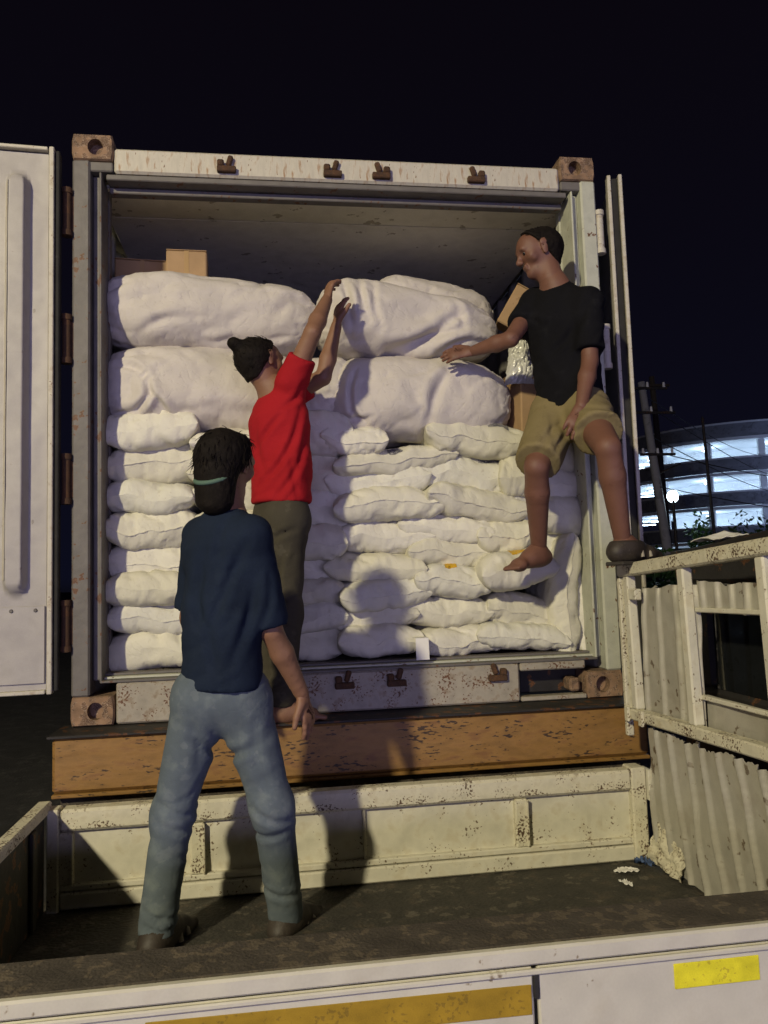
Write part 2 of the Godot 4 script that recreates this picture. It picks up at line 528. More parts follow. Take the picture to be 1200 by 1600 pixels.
func parking_building() -> void:
	var at := Vector3(47.0, 0, -70.0)
	var t := thing("parking_building", "round multi-storey car park with brightly lit white decks", "building", at)
	var a0 := deg_to_rad(60.0)
	var a1 := deg_to_rad(235.0)
	var Z := Vector3.ZERO
	var tube_mat := glow(Color(0.80, 0.90, 1.0), 9.0)
	for y in [14.7, 11.55, 8.5, 5.4]:
		var st := begin()
		ring(st, Z, 12.15, 12.35, y - 1.15, y, a0, a1, 40)
		var p := done("parapet", st, M.parapet, t)
		st = begin()
		ring(st, Z, 12.05, 12.42, y + 0.004, y + 0.16, a0, a1, 40)
		done("coping", st, M.white_wall, p)
		st = begin()
		ring(st, Z, 6.0, 12.14, y - 1.45, y - 1.18, a0, a1, 40)
		done("deck", st, M.white_wall, t)
	var st2 := begin()
	ring(st2, Z, 5.6, 6.0, 0.0, 14.6, a0, a1, 30)
	done("core_wall", st2, M.white_wall, t)
	for k in 8:
		var a := lerpf(a0, a1, (k + 0.35) / 8.0)
		block("column", Vector3(cos(a) * 11.5, 6.7, sin(a) * 11.5), Vector3(0.55, 13.4, 0.55), M.white_wall, t, 0.02, Basis(Vector3.UP, -a))
	for y in [13.0, 9.9, 6.8, 3.7]:
		for k in 4:
			var a := deg_to_rad(100.0 + k * 38.0)
			var pos := Vector3(cos(a) * 9.0, y - 0.12, sin(a) * 9.0)
			var lt := block("tube_light", pos, Vector3(1.8, 0.10, 0.16), tube_mat, t, 0.01, Basis(Vector3.UP, -a))
			var l := OmniLight3D.new()
			l.name = "tube_glow"
			l.position = pos - Vector3(0, 0.2, 0)
			l.light_color = Color(0.78, 0.89, 1.0)
			l.light_energy = 5.0
			l.light_size = 0.3
			l.omni_range = 30.0
			l.omni_attenuation = 2.0
			l.shadow_enabled = true
			t.add_child(l)
	# shop fronts at the foot of the building: white surrounds, dark shutters
	for k in 7:
		var a := deg_to_rad(112.0 + k * 17.0)
		var b := Basis(Vector3.UP, -a)
		var c := Vector3(cos(a), 0, sin(a))
		block("shutter", c * 12.2 + Vector3(0, 1.9, 0), Vector3(0.12, 3.7, 2.7), M.dark_opening, t, 0.01, b)
		block("pilaster", c.rotated(Vector3.UP, -0.15) * 12.25 + Vector3(0, 1.9, 0), Vector3(0.3, 3.8, 0.5), M.white_wall, t, 0.02, Basis(Vector3.UP, -a - 0.15))


func bush(called: String, label: String, at: Vector3, r: Vector3, n: int, s: int, stem := 0.0) -> void:
	var g := RandomNumberGenerator.new()
	g.seed = s
	var t := thing(called, label, "tree" if stem > 1.0 else "bush", at)
	var st := begin()
	for i in 6:
		var d := Vector3(g.randf_range(-1, 1) * r.x * 0.6, stem + r.y * g.randf_range(0.4, 1.3), g.randf_range(-1, 1) * r.z * 0.6)
		tube(st, [Vector3.ZERO, Vector3(d.x * 0.2, d.y * 0.5, d.z * 0.2), d], [0.06, 0.04, 0.012], 6)
	done("trunk", st, M.bark, t)
	st = begin()
	for i in n:
		var d := Vector3(g.randfn(), g.randfn(), g.randfn()).normalized() * pow(g.randf(), 0.45)
		var lump := 1.0 + 0.35 * soft.get_noise_3dv(d * 2.3 + at)
		var c := Vector3(d.x * r.x, stem + r.y + d.y * r.y, d.z * r.z) * lump
		var q := Basis.from_euler(Vector3(g.randf() * TAU, g.randf() * TAU, g.randf() * TAU))
		var l := g.randf_range(0.07, 0.15)
		var p := [c + q * Vector3(-l, 0, 0), c + q * Vector3(0, l * 0.4, 0.01), c + q * Vector3(l, 0, 0), c + q * Vector3(0, -l * 0.4, 0.01)]
		quad(st, p[0], p[1], p[2], p[3], c - q.z)
	done("crown", st, M.leaf, t)


func street() -> void:
	var t := thing("utility_pole", "leaning concrete utility pole with crossarms left of the car park", "pole", Vector3(12.45, 0, -20))
	var top := Vector3(-0.80, 8.1, 0)
	rod("shaft", [Vector3.ZERO, top * 0.5, top], [0.17, 0.145, 0.115], M.concrete, t, 16)
	for e in [[0.97, 0.9], [0.87, 1.1], [0.70, 0.8]]:
		var c: Vector3 = top * e[0]
		var arm := block("crossarm", c + Vector3(0.1, 0, 0.16), Vector3(e[1] * 1.5, 0.08, 0.08), M.dark_metal, t)
		for k in [-0.42, 0.0, 0.42]:
			rod("insulator", [c + Vector3(0.1 + k * 1.5 * e[1], 0.03, 0.16), c + Vector3(0.1 + k * 1.5 * e[1], 0.2, 0.16)], [0.05, 0.035], M.white_wall, arm, 8)
	rod("bracket", [top * 0.62, top * 0.62 + Vector3(0.9, 0.35, 0)], [0.03], M.dark_metal, t, 8)
	var p2 := thing("thin_pole", "thin dark steel pole standing in front of the car park", "pole", Vector3(13.98, 0, -20))
	rod("shaft", [Vector3.ZERO, Vector3(-0.25, 6.85, 0)], [0.06, 0.045], M.dark_metal, p2, 10)
	rod("cap", [Vector3(-0.25, 6.84, 0), Vector3(-0.252, 6.95, 0)], [0.06, 0.02], M.dark_metal, p2, 10)
	var p3 := thing("wooden_pole", "dark unlit pole behind the concrete utility pole", "pole", Vector3(15.6, 0, -26))
	rod("shaft", [Vector3.ZERO, Vector3(-0.4, 9.9, 0)], [0.16, 0.11], M.bark, p3, 10)
	block("crossarm", Vector3(-0.38, 9.5, 0.15), Vector3(1.3, 0.1, 0.08), M.bark, p3)
	var wires := [[Vector3(11.2, 7.9, -19.84), Vector3(40, 10.6, -52)], [Vector3(12.1, 7.05, -19.84), Vector3(40, 8.0, -48)], [Vector3(11.9, 6.2, -19.84), Vector3(40, 7.2, -48)], [Vector3(11.9, 5.75, -19.84), Vector3(30, 6.0, -26)], [Vector3(12.0, 4.6, -19.84), Vector3(30, 4.2, -22)]]
	var say := ["topmost", "second", "third", "fourth", "lowest"]
	for i in wires.size():
		var pts := []
		for k in 13:
			var f := k / 12.0
			pts.append(wires[i][0].lerp(wires[i][1], f) - Vector3(0, 0.9 * sin(PI * f), 0))
		var w := rod("overhead_wire", pts, [0.016], M.wire, self, 6)
		tag(w, "%s black overhead wire running right from the concrete pole" % say[i], "wire", "overhead wires")
	# the glaring flood lamp
	var f := thing("flood_lamp", "glaring white flood lamp shining in front of the car park", "lamp", Vector3(12.72, 0, -20.3))
	rod("post", [Vector3.ZERO, Vector3(-0.05, 4.2, 0)], [0.06, 0.05], M.dark_metal, f, 10)
	rod("housing", [Vector3(-0.05, 4.33, -0.2), Vector3(-0.05, 4.33, -0.1), Vector3(-0.05, 4.33, -0.021)], [0.08, 0.19, 0.22], M.dark_metal, f, 24)
	rod("lens", [Vector3(-0.05, 4.33, -0.02), Vector3(-0.05, 4.33, 0.0), Vector3(-0.05, 4.33, 0.03)], [0.20, 0.20, 0.15], glow(Color(0.85, 0.95, 1.0), 14.0), f, 24)
	var l := SpotLight3D.new()
	l.name = "flood_light"
	l.position = Vector3(-0.05, 4.33, 0.08)
	l.rotation_degrees = Vector3(-10, 180, 0)
	l.light_color = Color(0.85, 0.94, 1.0)
	l.light_energy = 8.0
	l.light_size = 0.12
	l.spot_range = 60.0
	l.spot_attenuation = 2.0
	l.spot_angle = 70.0
	l.shadow_enabled = true
	f.add_child(l)
	var yl := thing("added_facade_lamp", "tall cool white lamp added right of the view to brighten the car park", "lamp", Vector3(46.0, 0, -44.0))  # unseen lamp, added to brighten the parapets
	rod("mast", [Vector3.ZERO, Vector3(0, 9.0, 0)], [0.12, 0.07], M.dark_metal, yl, 12)
	rod("arm", [Vector3(0, 8.9, 0), Vector3(0, 9.2, -0.7), Vector3(0, 9.2, -1.4)], [0.05], M.dark_metal, yl, 8)
	block("lens", Vector3(0, 9.1, -1.4), Vector3(0.3, 0.08, 0.5), glow(Color(0.75, 0.82, 1.0), 6.0), yl, 0.01)
	var sl := OmniLight3D.new()
	sl.name = "facade_fill_light"
	sl.position = Vector3(0, 8.95, -1.4)
	sl.light_color = Color(0.70, 0.78, 1.0)
	sl.light_energy = 60.0
	sl.light_size = 0.3
	sl.omni_range = 60.0
	sl.omni_attenuation = 2.0
	sl.shadow_enabled = true
	yl.add_child(sl)
	bush("roadside_bush", "dark leafy bush at the foot of the concrete pole", Vector3(7.6, 0, -11.5), Vector3(0.45, 1.12, 0.5), 1300, 21)
	bush("lit_bush", "bright green bush lit up beside the flood lamp", Vector3(13.0, 0, -19.4), Vector3(0.5, 1.7, 0.5), 1500, 22)
	bush("roadside_tree", "low dark tree standing right of the bright bush", Vector3(16.5, 0, -22), Vector3(2.0, 1.1, 1.2), 2200, 23, 1.2)


# ------------------------------------------------------------------ trailer
func wheel(parent: Node3D, at: Vector3, axis: Vector3, r: float, w: float) -> void:
	var n := Node3D.new()
	n.name = "wheel"
	parent.add_child(n, true)
	n.position = at
	var st := begin()
	lathe(st, Vector3.ZERO, axis, [[-w * 0.5, r * 0.6], [-w * 0.5, r * 0.9], [-w * 0.38, r], [w * 0.38, r], [w * 0.5, r * 0.9], [w * 0.5, r * 0.6]], 28)
	done("tyre", st, M.rubber, n)
	st = begin()
	lathe(st, Vector3.ZERO, axis, [[-w * 0.42, 0.02], [-w * 0.42, r * 0.6], [w * 0.42, r * 0.6], [w * 0.3, r * 0.45], [w * 0.34, 0.02]], 20)
	done("rim", st, M.grey_steel, n)


func trailer() -> void:
	var t := thing("container_trailer", "orange-yellow steel trailer carrying the container, scratched rear beam showing", "trailer", Vector3(0, 0, 0))
	# rear beam: a box girder with a welded top plate and end plates
	block("rear_beam", Vector3(0.0, 1.277, 0.04), Vector3(2.50, 0.215, 0.22), M.beam, t, 0.012)
	block("beam_top_plate", Vector3(0.0, 1.391, 0.045), Vector3(2.53, 0.012, 0.25), M.dark_metal, t, 0.003)
	block("beam_bottom_lip", Vector3(0.0, 1.160, 0.04), Vector3(2.50, 0.015, 0.23), M.beam, t, 0.003)
	block("rear_apron", Vector3(0.0, 1.105, 0.09), Vector3(2.46, 0.09, 0.02), M.cap_board, t, 0.004)
	for x in [-0.45, 0.45]:
		block("chassis_rail", Vector3(x, 1.27, -3.1), Vector3(0.14, 0.24, 6.0), M.dark_metal, t, 0.01)
	for z in [-1.5, -3.0, -4.5, -5.9]:
		block("cross_member", Vector3(0, 1.3, z), Vector3(2.3, 0.14, 0.16), M.dark_metal, t, 0.01)
	block("under_run_bar", Vector3(0, 0.95, -0.02), Vector3(2.4, 0.14, 0.1), M.dark_metal, t, 0.01)
	for x in [-0.6, 0.6]:
		block("under_run_bracket", Vector3(x, 1.08, -0.02), Vector3(0.08, 0.14, 0.08), M.dark_metal, t, 0.006)
	for z in [-1.6, -2.9]:
		rod("axle", [Vector3(-1.0, 0.52, z), Vector3(1.0, 0.52, z)], [0.07], M.dark_metal, t)
		for x in [-1.05, -0.75, 0.75, 1.05]:
			wheel(t, Vector3(x, 0.52, z), Vector3.RIGHT, 0.52, 0.26)
		for x in [-0.45, 0.45]:
			block("spring_hanger", Vector3(x, 0.86, z), Vector3(0.1, 0.6, 0.3), M.dark_metal, t, 0.01)
	for x in [-0.5, 0.5]:
		block("landing_leg", Vector3(x, 0.6, -5.4), Vector3(0.14, 1.2, 0.14), M.dark_metal, t, 0.01)


# ------------------------------------------------------------------ container
func casting(parent: Node3D, c: Vector3, s: float) -> void:
	# corner casting with an oval eye in the front face
	var st := begin()
	var hx := 0.089
	var hy := 0.06
	var n := 20
	var deep := 0.05
	for k in n:
		var q := []
		for e in [k, k + 1]:
			var a: float = TAU * e / n
			var d := Vector2(cos(a), sin(a))
			var f := minf(hx / maxf(absf(d.x), 1e-5), hy / maxf(absf(d.y), 1e-5))
			var o := d * f
			o = o.clamp(Vector2(-hx + 0.008, -hy + 0.008), Vector2(hx - 0.008, hy - 0.008)) if false else o
			q.append([Vector3(o.x * 0.93, o.y * 0.92, 0), Vector3(d.x * 0.033 + s * 0.012, d.y * 0.037, 0), Vector3(o.x, o.y, -0.010), Vector3(o.x, o.y, -0.162)])
		var inside := c + Vector3(0, 0, -0.08)
		quad(st, c + q[0][0], c + q[1][0], c + q[1][1], c + q[0][1], inside)
		quad(st, c + q[0][0], c + q[1][0], c + q[1][2], c + q[0][2], inside)
		quad(st, c + q[0][2], c + q[1][2], c + q[1][3], c + q[0][3], inside)
		tri(st, c + Vector3(0, 0, -0.162), c + q[0][3], c + q[1][3], inside)
		# the wall of the eye and its floor
		var b0: Vector3 = c + q[0][1]
		var b1: Vector3 = c + q[1][1]
		quad(st, b0, b1, b1 - Vector3(0, 0, deep), b0 - Vector3(0, 0, deep), c + (q[0][1] + q[1][1]) * 1.5)
		tri(st, c + Vector3(s * 0.012, 0, -deep), b0 - Vector3(0, 0, deep), b1 - Vector3(0, 0, deep), c + Vector3(0, 0, -1))
	done("corner_casting", st, M.casting, parent)


func keeper(parent: Node3D, at: Vector3, flip: float) -> void:
	# rusty cam keeper: a base, a hooked lug and a raised ear
	var st := begin()
	bx(st, at + Vector3(0, -0.018, 0.012), Vector3(0.085, 0.028, 0.026), 0.004)
	bx(st, at + Vector3(-0.026 * flip, 0.008, 0.014), Vector3(0.03, 0.032, 0.03), 0.006)
	bx(st, at + Vector3(0.014 * flip, 0.022, 0.012), Vector3(0.024, 0.05, 0.022), 0.006, Basis(Vector3.BACK, -0.3 * flip))
	done("cam_keeper", st, M.rust, parent)


func hinge(parent: Node3D, at: Vector3, h: float, side: float, material: Material) -> void:
	var st := begin()
	tube(st, [at, at + Vector3(0, h, 0)], [0.019], 12)
	bx(st, at + Vector3(-side * 0.028, h * 0.5, -0.012), Vector3(0.045, h * 0.8, 0.010), 0.002)
	for k in [0.02, 0.98]:
		tube(st, [at + Vector3(0, h * k - 0.012, 0), at + Vector3(0, h * k + 0.012, 0)], [0.024], 12)
	done("hinge", st, material, parent)


func container() -> void:
	var t := thing("shipping_container", "weathered white steel shipping container with both end doors open", "container", Vector3(0, 0, 0))
	var y0 := DECK
	var y1 := DECK + 2.591
	for s in [-1.0, 1.0]:
		casting(t, Vector3(s * 1.130, y1 - 0.06, 0.0), -s)
		casting(t, Vector3(s * 1.130, y0 + 0.06, 0.0), -s)
		block("saddle_block", Vector3(s * 1.12, y1 - 0.145, -0.06), Vector3(0.15, 0.045, 0.10), M.grey_steel, t, 0.005)
	# header rail with its keepers and drip strip
	var rail := block("header_rail", Vector3(0, 3.878, -0.06), Vector3(2.08, 0.115, 0.10), M.header, t, 0.01)
	for k in [[-0.545, 1.0], [-0.062, 1.0], [0.166, -1.0], [0.622, -1.0]]:
		keeper(rail, Vector3(k[0], 3.868, -0.010), k[1])
	block("drip_strip", Vector3(0, 3.803, -0.055), Vector3(2.15, 0.026, 0.075), M.grey_steel, rail, 0.004)
	block("door_stop", Vector3(0, 3.775, -0.11), Vector3(2.15, 0.026, 0.05), M.grey_steel, rail, 0.004)
	# corner posts: a flange, a stepped return and ribs, with hinge pins outside
	for s in [-1.0, 1.0]:
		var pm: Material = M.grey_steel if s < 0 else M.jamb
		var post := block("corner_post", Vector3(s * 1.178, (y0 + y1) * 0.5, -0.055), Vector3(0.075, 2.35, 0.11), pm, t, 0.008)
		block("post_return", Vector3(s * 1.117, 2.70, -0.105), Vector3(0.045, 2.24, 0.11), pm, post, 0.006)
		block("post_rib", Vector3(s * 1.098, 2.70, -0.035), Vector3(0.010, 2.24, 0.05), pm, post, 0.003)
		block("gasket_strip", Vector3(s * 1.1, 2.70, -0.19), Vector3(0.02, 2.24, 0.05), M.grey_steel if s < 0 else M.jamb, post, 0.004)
		if s > 0:
			block("lashing_bar", Vector3(1.082, 3.36, -0.235), Vector3(0.014, 0.52, 0.014), M.jamb, post, 0.003)
			block("lashing_bar", Vector3(1.082, 2.10, -0.235), Vector3(0.014, 0.92, 0.014), M.jamb, post, 0.003)
		for y in [1.72, 2.34, 2.95, 3.52]:
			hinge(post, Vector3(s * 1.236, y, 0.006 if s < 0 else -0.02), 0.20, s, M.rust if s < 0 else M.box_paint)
	# shell
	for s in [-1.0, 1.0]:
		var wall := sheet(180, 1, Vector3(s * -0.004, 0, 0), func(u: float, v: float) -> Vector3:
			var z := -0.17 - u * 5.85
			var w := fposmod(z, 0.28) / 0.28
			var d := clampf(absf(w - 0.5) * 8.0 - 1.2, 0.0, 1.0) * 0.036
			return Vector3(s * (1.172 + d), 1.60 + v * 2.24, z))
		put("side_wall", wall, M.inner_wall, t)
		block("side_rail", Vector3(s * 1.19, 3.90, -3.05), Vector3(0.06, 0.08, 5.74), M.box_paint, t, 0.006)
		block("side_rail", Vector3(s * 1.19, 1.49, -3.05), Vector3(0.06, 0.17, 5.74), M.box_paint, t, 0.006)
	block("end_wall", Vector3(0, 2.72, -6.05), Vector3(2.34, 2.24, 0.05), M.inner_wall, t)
	block("roof", Vector3(0, 3.915, -3.05), Vector3(2.32, 0.03, 5.74), M.box_paint, t, 0.006)
	var edges := [-0.135, -0.42, -1.62, -2.82, -4.02, -5.22, -6.0]
	for i in edges.size() - 1:
		var z0: float = edges[i]
		var z1: float = edges[i + 1]
		block("ceiling_panel", Vector3(0, 3.82, (z0 + z1) * 0.5), Vector3(2.30, 0.02, z0 - z1 - 0.008), M.ceiling, t, 0.003)
	var floor_mat: Material = M.cap_board
	for i in 8:
		block("floor_board", Vector3(-1.015 + i * 0.29, 1.592, -3.1), Vector3(0.286, 0.024, 5.8), floor_mat, t, 0.002)
	# sill: face plates with the pocket at the right, stepped threshold above
	var sill := block("sill", Vector3(-0.155, 1.487, -0.035), Vector3(1.76, 0.172, 0.06), M.sill, t, 0.008)
	block("sill_plate", Vector3(0.885, 1.555, -0.035), Vector3(0.31, 0.037, 0.06), M.sill, sill, 0.006)
	block("sill_plate", Vector3(0.885, 1.411, -0.035), Vector3(0.31, 0.02, 0.06), M.sill, sill, 0.004)
	block("pocket", Vector3(0.885, 1.479, -0.14), Vector3(0.31, 0.12, 0.02), M.dark_metal, sill, 0.004)
	block("pocket_stop", Vector3(0.99, 1.462, -0.06), Vector3(0.05, 0.06, 0.09), M.casting, sill, 0.01)
	block("sill_seam", Vector3(-0.32, 1.487, -0.004), Vector3(0.006, 0.168, 0.006), M.grey_steel, sill, 0.001)
	for k in [[-0.54, 1.0], [-0.07, 1.0], [0.16, 1.0], [0.62, -1.0]]:
		keeper(sill, Vector3(k[0], 1.532, -0.006), k[1])
	var th := [M.grey_steel, M.jamb, M.grey_steel]
	for i in 3:
		block("threshold_step", Vector3(0, 1.579 + i * 0.011, -0.045 - i * 0.035), Vector3(2.2, 0.010, 0.085 - i * 0.008), th[i], t, 0.002)
	# left door swung right round, its inner face to the yard
	door(t, Vector3(-1.268, 1.555, 0.055), deg_to_rad(-4.0))
	# right door folded back along the side
	var d2 := Node3D.new()
	d2.name = "door"
	t.add_child(d2, true)
	d2.position = Vector3(1.325, 1.555, -0.015)
	d2.rotation.y = deg_to_rad(-15.0)
	block("door_skin", Vector3(0.0, 1.18, -0.60), Vector3(0.030, 2.34, 1.10), M.door_skin, d2, 0.004)
	for x in [-0.027, 0.027]:
		block("edge_channel", Vector3(x, 1.18, -0.022), Vector3(0.018, 2.36, 0.05), M.box_paint, d2, 0.003)
	block("door_gasket", Vector3(0.0, 1.18, -0.035), Vector3(0.034, 2.34, 0.04), M.rubber, d2, 0.004)
	rod("lock_rod", [Vector3(-0.05, -0.02, -0.75), Vector3(-0.05, 2.4, -0.75)], [0.017], M.grey_steel, d2)


func door(parent: Node3D, at: Vector3, turn: float) -> void:
	var d := Node3D.new()
	d.name = "door"
	parent.add_child(d, true)
	d.position = at
	d.rotation.y = -turn
	d.scale = Vector3(1, 0.982, 1)
	# pressed steel skin: raised vertical ribs with rounded heads, above a flat kick strip
	var skin := sheet(320, 120, Vector3(0, 0, 0.004), func(u: float, v: float) -> Vector3:
		var x := -0.030 - u * 1.10
		var y := 0.012 + v * 2.33
		var z := 0.0
		for c in [-0.150, -0.44, -0.70, -0.96]:
			# distance outside the rib's outline, a long slot with round ends
			var q := Vector2(absf(x - c), maxf(0.0, maxf(y - 2.19, 0.46 - y)))
			var e := q.length() - 0.030
			z = maxf(z, 0.048 * clampf(1.0 - e / 0.019, 0.0, 1.0))
		z += 0.004 * soft.get_noise_2d(x * 2.5, y * 2.0)
		return Vector3(x, y, z))
	put("door_skin", skin, M.door_skin, d)
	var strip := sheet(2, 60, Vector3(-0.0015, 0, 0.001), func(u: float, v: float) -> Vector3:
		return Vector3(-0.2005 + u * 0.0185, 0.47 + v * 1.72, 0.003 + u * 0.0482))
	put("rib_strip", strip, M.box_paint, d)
	block("edge_channel", Vector3(-0.014, 1.18, 0.004), Vector3(0.020, 2.37, 0.045), M.box_paint, d, 0.003)
	block("edge_channel", Vector3(-1.145, 1.18, 0.004), Vector3(0.020, 2.37, 0.045), M.box_paint, d, 0.003)
	block("edge_channel", Vector3(-0.58, 2.355, 0.004), Vector3(1.10, 0.016, 0.045), M.box_paint, d, 0.003)
	block("edge_channel", Vector3(-0.58, 0.005, 0.004), Vector3(1.10, 0.016, 0.045), M.box_paint, d, 0.003)
	block("door_gasket", Vector3(0.008, 1.18, -0.012), Vector3(0.018, 2.35, 0.05), M.rubber, d, 0.004)
	var kick := block("kick_plate", Vector3(-0.585, 0.20, 0.006), Vector3(1.10, 0.32, 0.008), M.door_skin, d, 0.002)
	for i in 12:
		var x := -0.07 - i * 0.093
		rod("bolt", [Vector3(x, 0.342, 0.009), Vector3(x, 0.342, 0.016)], [0.009, 0.006], M.grey_steel, kick, 8)


# ------------------------------------------------------------------ truck
func truck() -> void:
	var t := thing("dropside_truck", "battered cream drop-side truck parked across the open end of the container", "truck", Vector3.ZERO)
	var xa := -1.17      # inner face of the tailgate
	var xb := 1.075      # inner face of the headboard
	var za := 0.45       # inner face of the far wall
	var zb := 1.60       # inner face of the near wall
	# floor: steel plates with a seam along the bed
	var fl := block("bed_floor", Vector3((xa + xb) * 0.5, BED - 0.03, 0.735), Vector3(xb - xa + 0.1, 0.06, 0.79), M.bed, t, 0.003)
	block("bed_plate", Vector3((xa + xb) * 0.5, BED - 0.029, 1.40), Vector3(xb - xa + 0.1, 0.06, 0.53), M.bed, fl, 0.003)
	# far side wall
	var fw := Node3D.new()
	fw.name = "far_side_wall"
	t.add_child(fw)
	block("top_rail", Vector3(-0.06, 1.150, 0.418), Vector3(2.16, 0.078, 0.07), M.cream_chipped, fw, 0.010)
	block("bottom_rail", Vector3(-0.06, 0.872, 0.422), Vector3(2.16, 0.058, 0.062), M.cream, fw, 0.006)
	block("bottom_ledge", Vector3(-0.06, 0.916, 0.424), Vector3(2.16, 0.022, 0.046), M.cream, fw, 0.004)
	var ribs := [-1.12, -0.66, 0.565]
	for x in ribs:
		block("rib", Vector3(x, 1.017, 0.428), Vector3(0.052, 0.182, 0.046), M.cream_chipped, fw, 0.006)
		block("rib_edge", Vector3(x + 0.022, 1.017, 0.452), Vector3(0.010, 0.176, 0.008), M.cream_chipped, fw, 0.002)
	for e in [[-1.094, -0.686], [-0.634, -0.05], [-0.045, 0.539], [0.591, 1.018]]:
		var w: float = e[1] - e[0]
		var c: float = (e[0] + e[1]) * 0.5
		var pan := sheet(24, 10, Vector3(0, 0, 0.004), func(u: float, v: float) -> Vector3:
			var x := c + (u - 0.5) * w
			var y := 0.925 + v * 0.188
			return Vector3(x, y, 0.424 + 0.006 * soft.get_noise_2d(x * 4.0, y * 5.0)))
		put("panel", pan, M.cream, fw)
	block("seam_strip", Vector3(-0.047, 1.017, 0.426), Vector3(0.012, 0.182, 0.016), M.cream_chipped, fw, 0.002)
	# corner post and hinge plate
	block("corner_post", Vector3(1.046, 1.018, 0.418), Vector3(0.062, 0.36, 0.085), M.cream_chipped, fw, 0.006)
	block("hinge_plate", Vector3(1.088, 1.13, 0.436), Vector3(0.018, 0.12, 0.075), M.cream, fw, 0.003)
	block("rear_post", Vector3(-1.162, 1.012, 0.424), Vector3(0.042, 0.36, 0.07), M.cream_chipped, fw, 0.005)
	# near side wall: cap board, lip, outer panels, reflector tape
	var nw := Node3D.new()
	nw.name = "near_side_wall"
	t.add_child(nw)
	block("cap_board", Vector3(-0.05, 1.181, 1.672), Vector3(2.36, 0.018, 0.146), M.cap_board, nw, 0.004)
	block("lip", Vector3(-0.05, 1.172, 1.757), Vector3(2.36, 0.036, 0.022), M.cream_plain, nw, 0.005)
	for e in [[-1.23, 0.166], [0.176, 1.13]]:
		block("panel", Vector3((e[0] + e[1]) * 0.5, 0.985, 1.752), Vector3(e[1] - e[0], 0.325, 0.016), M.cream_plain, nw, 0.004)
	block("fold", Vector3(-0.05, 1.141, 1.7645), Vector3(2.36, 0.012, 0.010), M.cream_plain, nw, 0.003)
	block("inner_skin", Vector3(-0.05, 1.0, 1.612), Vector3(2.36, 0.33, 0.012), M.cream_plain, nw, 0.003)
	block("latch_slot", Vector3(0.171, 1.115, 1.7615), Vector3(0.012, 0.06, 0.008), M.dark_metal, nw, 0.002)
	var tape := block("reflector_tape", Vector3(-0.235, 1.088, 1.7615), Vector3(0.79, 0.060, 0.003), M.tape, nw, 0.001, Basis(Vector3.BACK, -0.01))
	tape.set_meta("label", "dull gold reflector tape")
	var tape2 := block("reflector_tape", Vector3(0.582, 1.098, 1.7615), Vector3(0.20, 0.052, 0.003), M.tape_bright, nw, 0.001)
	tape2.set_meta("label", "bright yellow reflector tape")
	# tailgate; the shade on its inner face is put into the dark panel colour
	var tg := Node3D.new()
	tg.name = "tailgate"
	t.add_child(tg)
	block("panel", Vector3(-1.20, 1.01, 1.06), Vector3(0.03, 0.33, 1.18), M.dark_metal, tg, 0.004)
	block("top_rail", Vector3(-1.20, 1.195, 1.03), Vector3(0.05, 0.04, 1.24), M.cream_chipped, tg, 0.006)
	for z in [0.62, 1.05, 1.48]:
		block("rib", Vector3(-1.178, 1.01, z), Vector3(0.014, 0.32, 0.05), M.dark_metal, tg, 0.004)
	headboard(t)
	cab(t)
	block("chassis_rail", Vector3(0.5, 0.68, 0.80), Vector3(3.6, 0.16, 0.08), M.dark_metal, t, 0.006)
	block("chassis_rail", Vector3(0.5, 0.68, 1.35), Vector3(3.6, 0.16, 0.08), M.dark_metal, t, 0.006)
	for x in [-0.7, 0.0, 0.7]:
		block("cross_bearer", Vector3(x, 0.77, 1.07), Vector3(0.08, 0.018, 1.2), M.dark_metal, t, 0.003)
	for x in [-0.55, 1.95]:
		rod("axle", [Vector3(x, 0.34, 0.6), Vector3(x, 0.34, 1.55)], [0.05], M.dark_metal, t)
		for z in [0.58, 1.56]:
			wheel(t, Vector3(x, 0.34, z), Vector3.BACK, 0.34, 0.19)
		for z in [0.80, 1.35]:
			block("leaf_spring", Vector3(x, 0.49, z), Vector3(0.6, 0.22, 0.06), M.dark_metal, t, 0.01)


func corrugated(za: float, zb: float, ya: Callable, yb: Callable, x0: float, pitch: float, seed_at: float, lean := 0.0) -> ArrayMesh:
	# narrow pressed ridges running up a thin, dented sheet
	return sheet(int((zb - za) / 0.0045), 22, Vector3(-0.003, 0, 0), func(u: float, v: float) -> Vector3:
		var z := za + u * (zb - za)
		var lo: float = ya.call(z)
		var hi: float = yb.call(z)
		var y := lo + v * (hi - lo)
		var w := fposmod((z + lean * (y - lo) + 0.004 * soft.get_noise_2d(y * 3.0 + seed_at, z * 2.0)) / pitch, 1.0)
		var r := clampf(1.0 - absf(w - 0.5) * pitch / 0.015, 0.0, 1.0)
		r = minf(1.0, r * 1.5)
		var dent := 0.014 * soft.get_noise_3d(y * 2.2, z * 2.4, seed_at)
		return Vector3(x0 - 0.015 * r + dent, y, z))


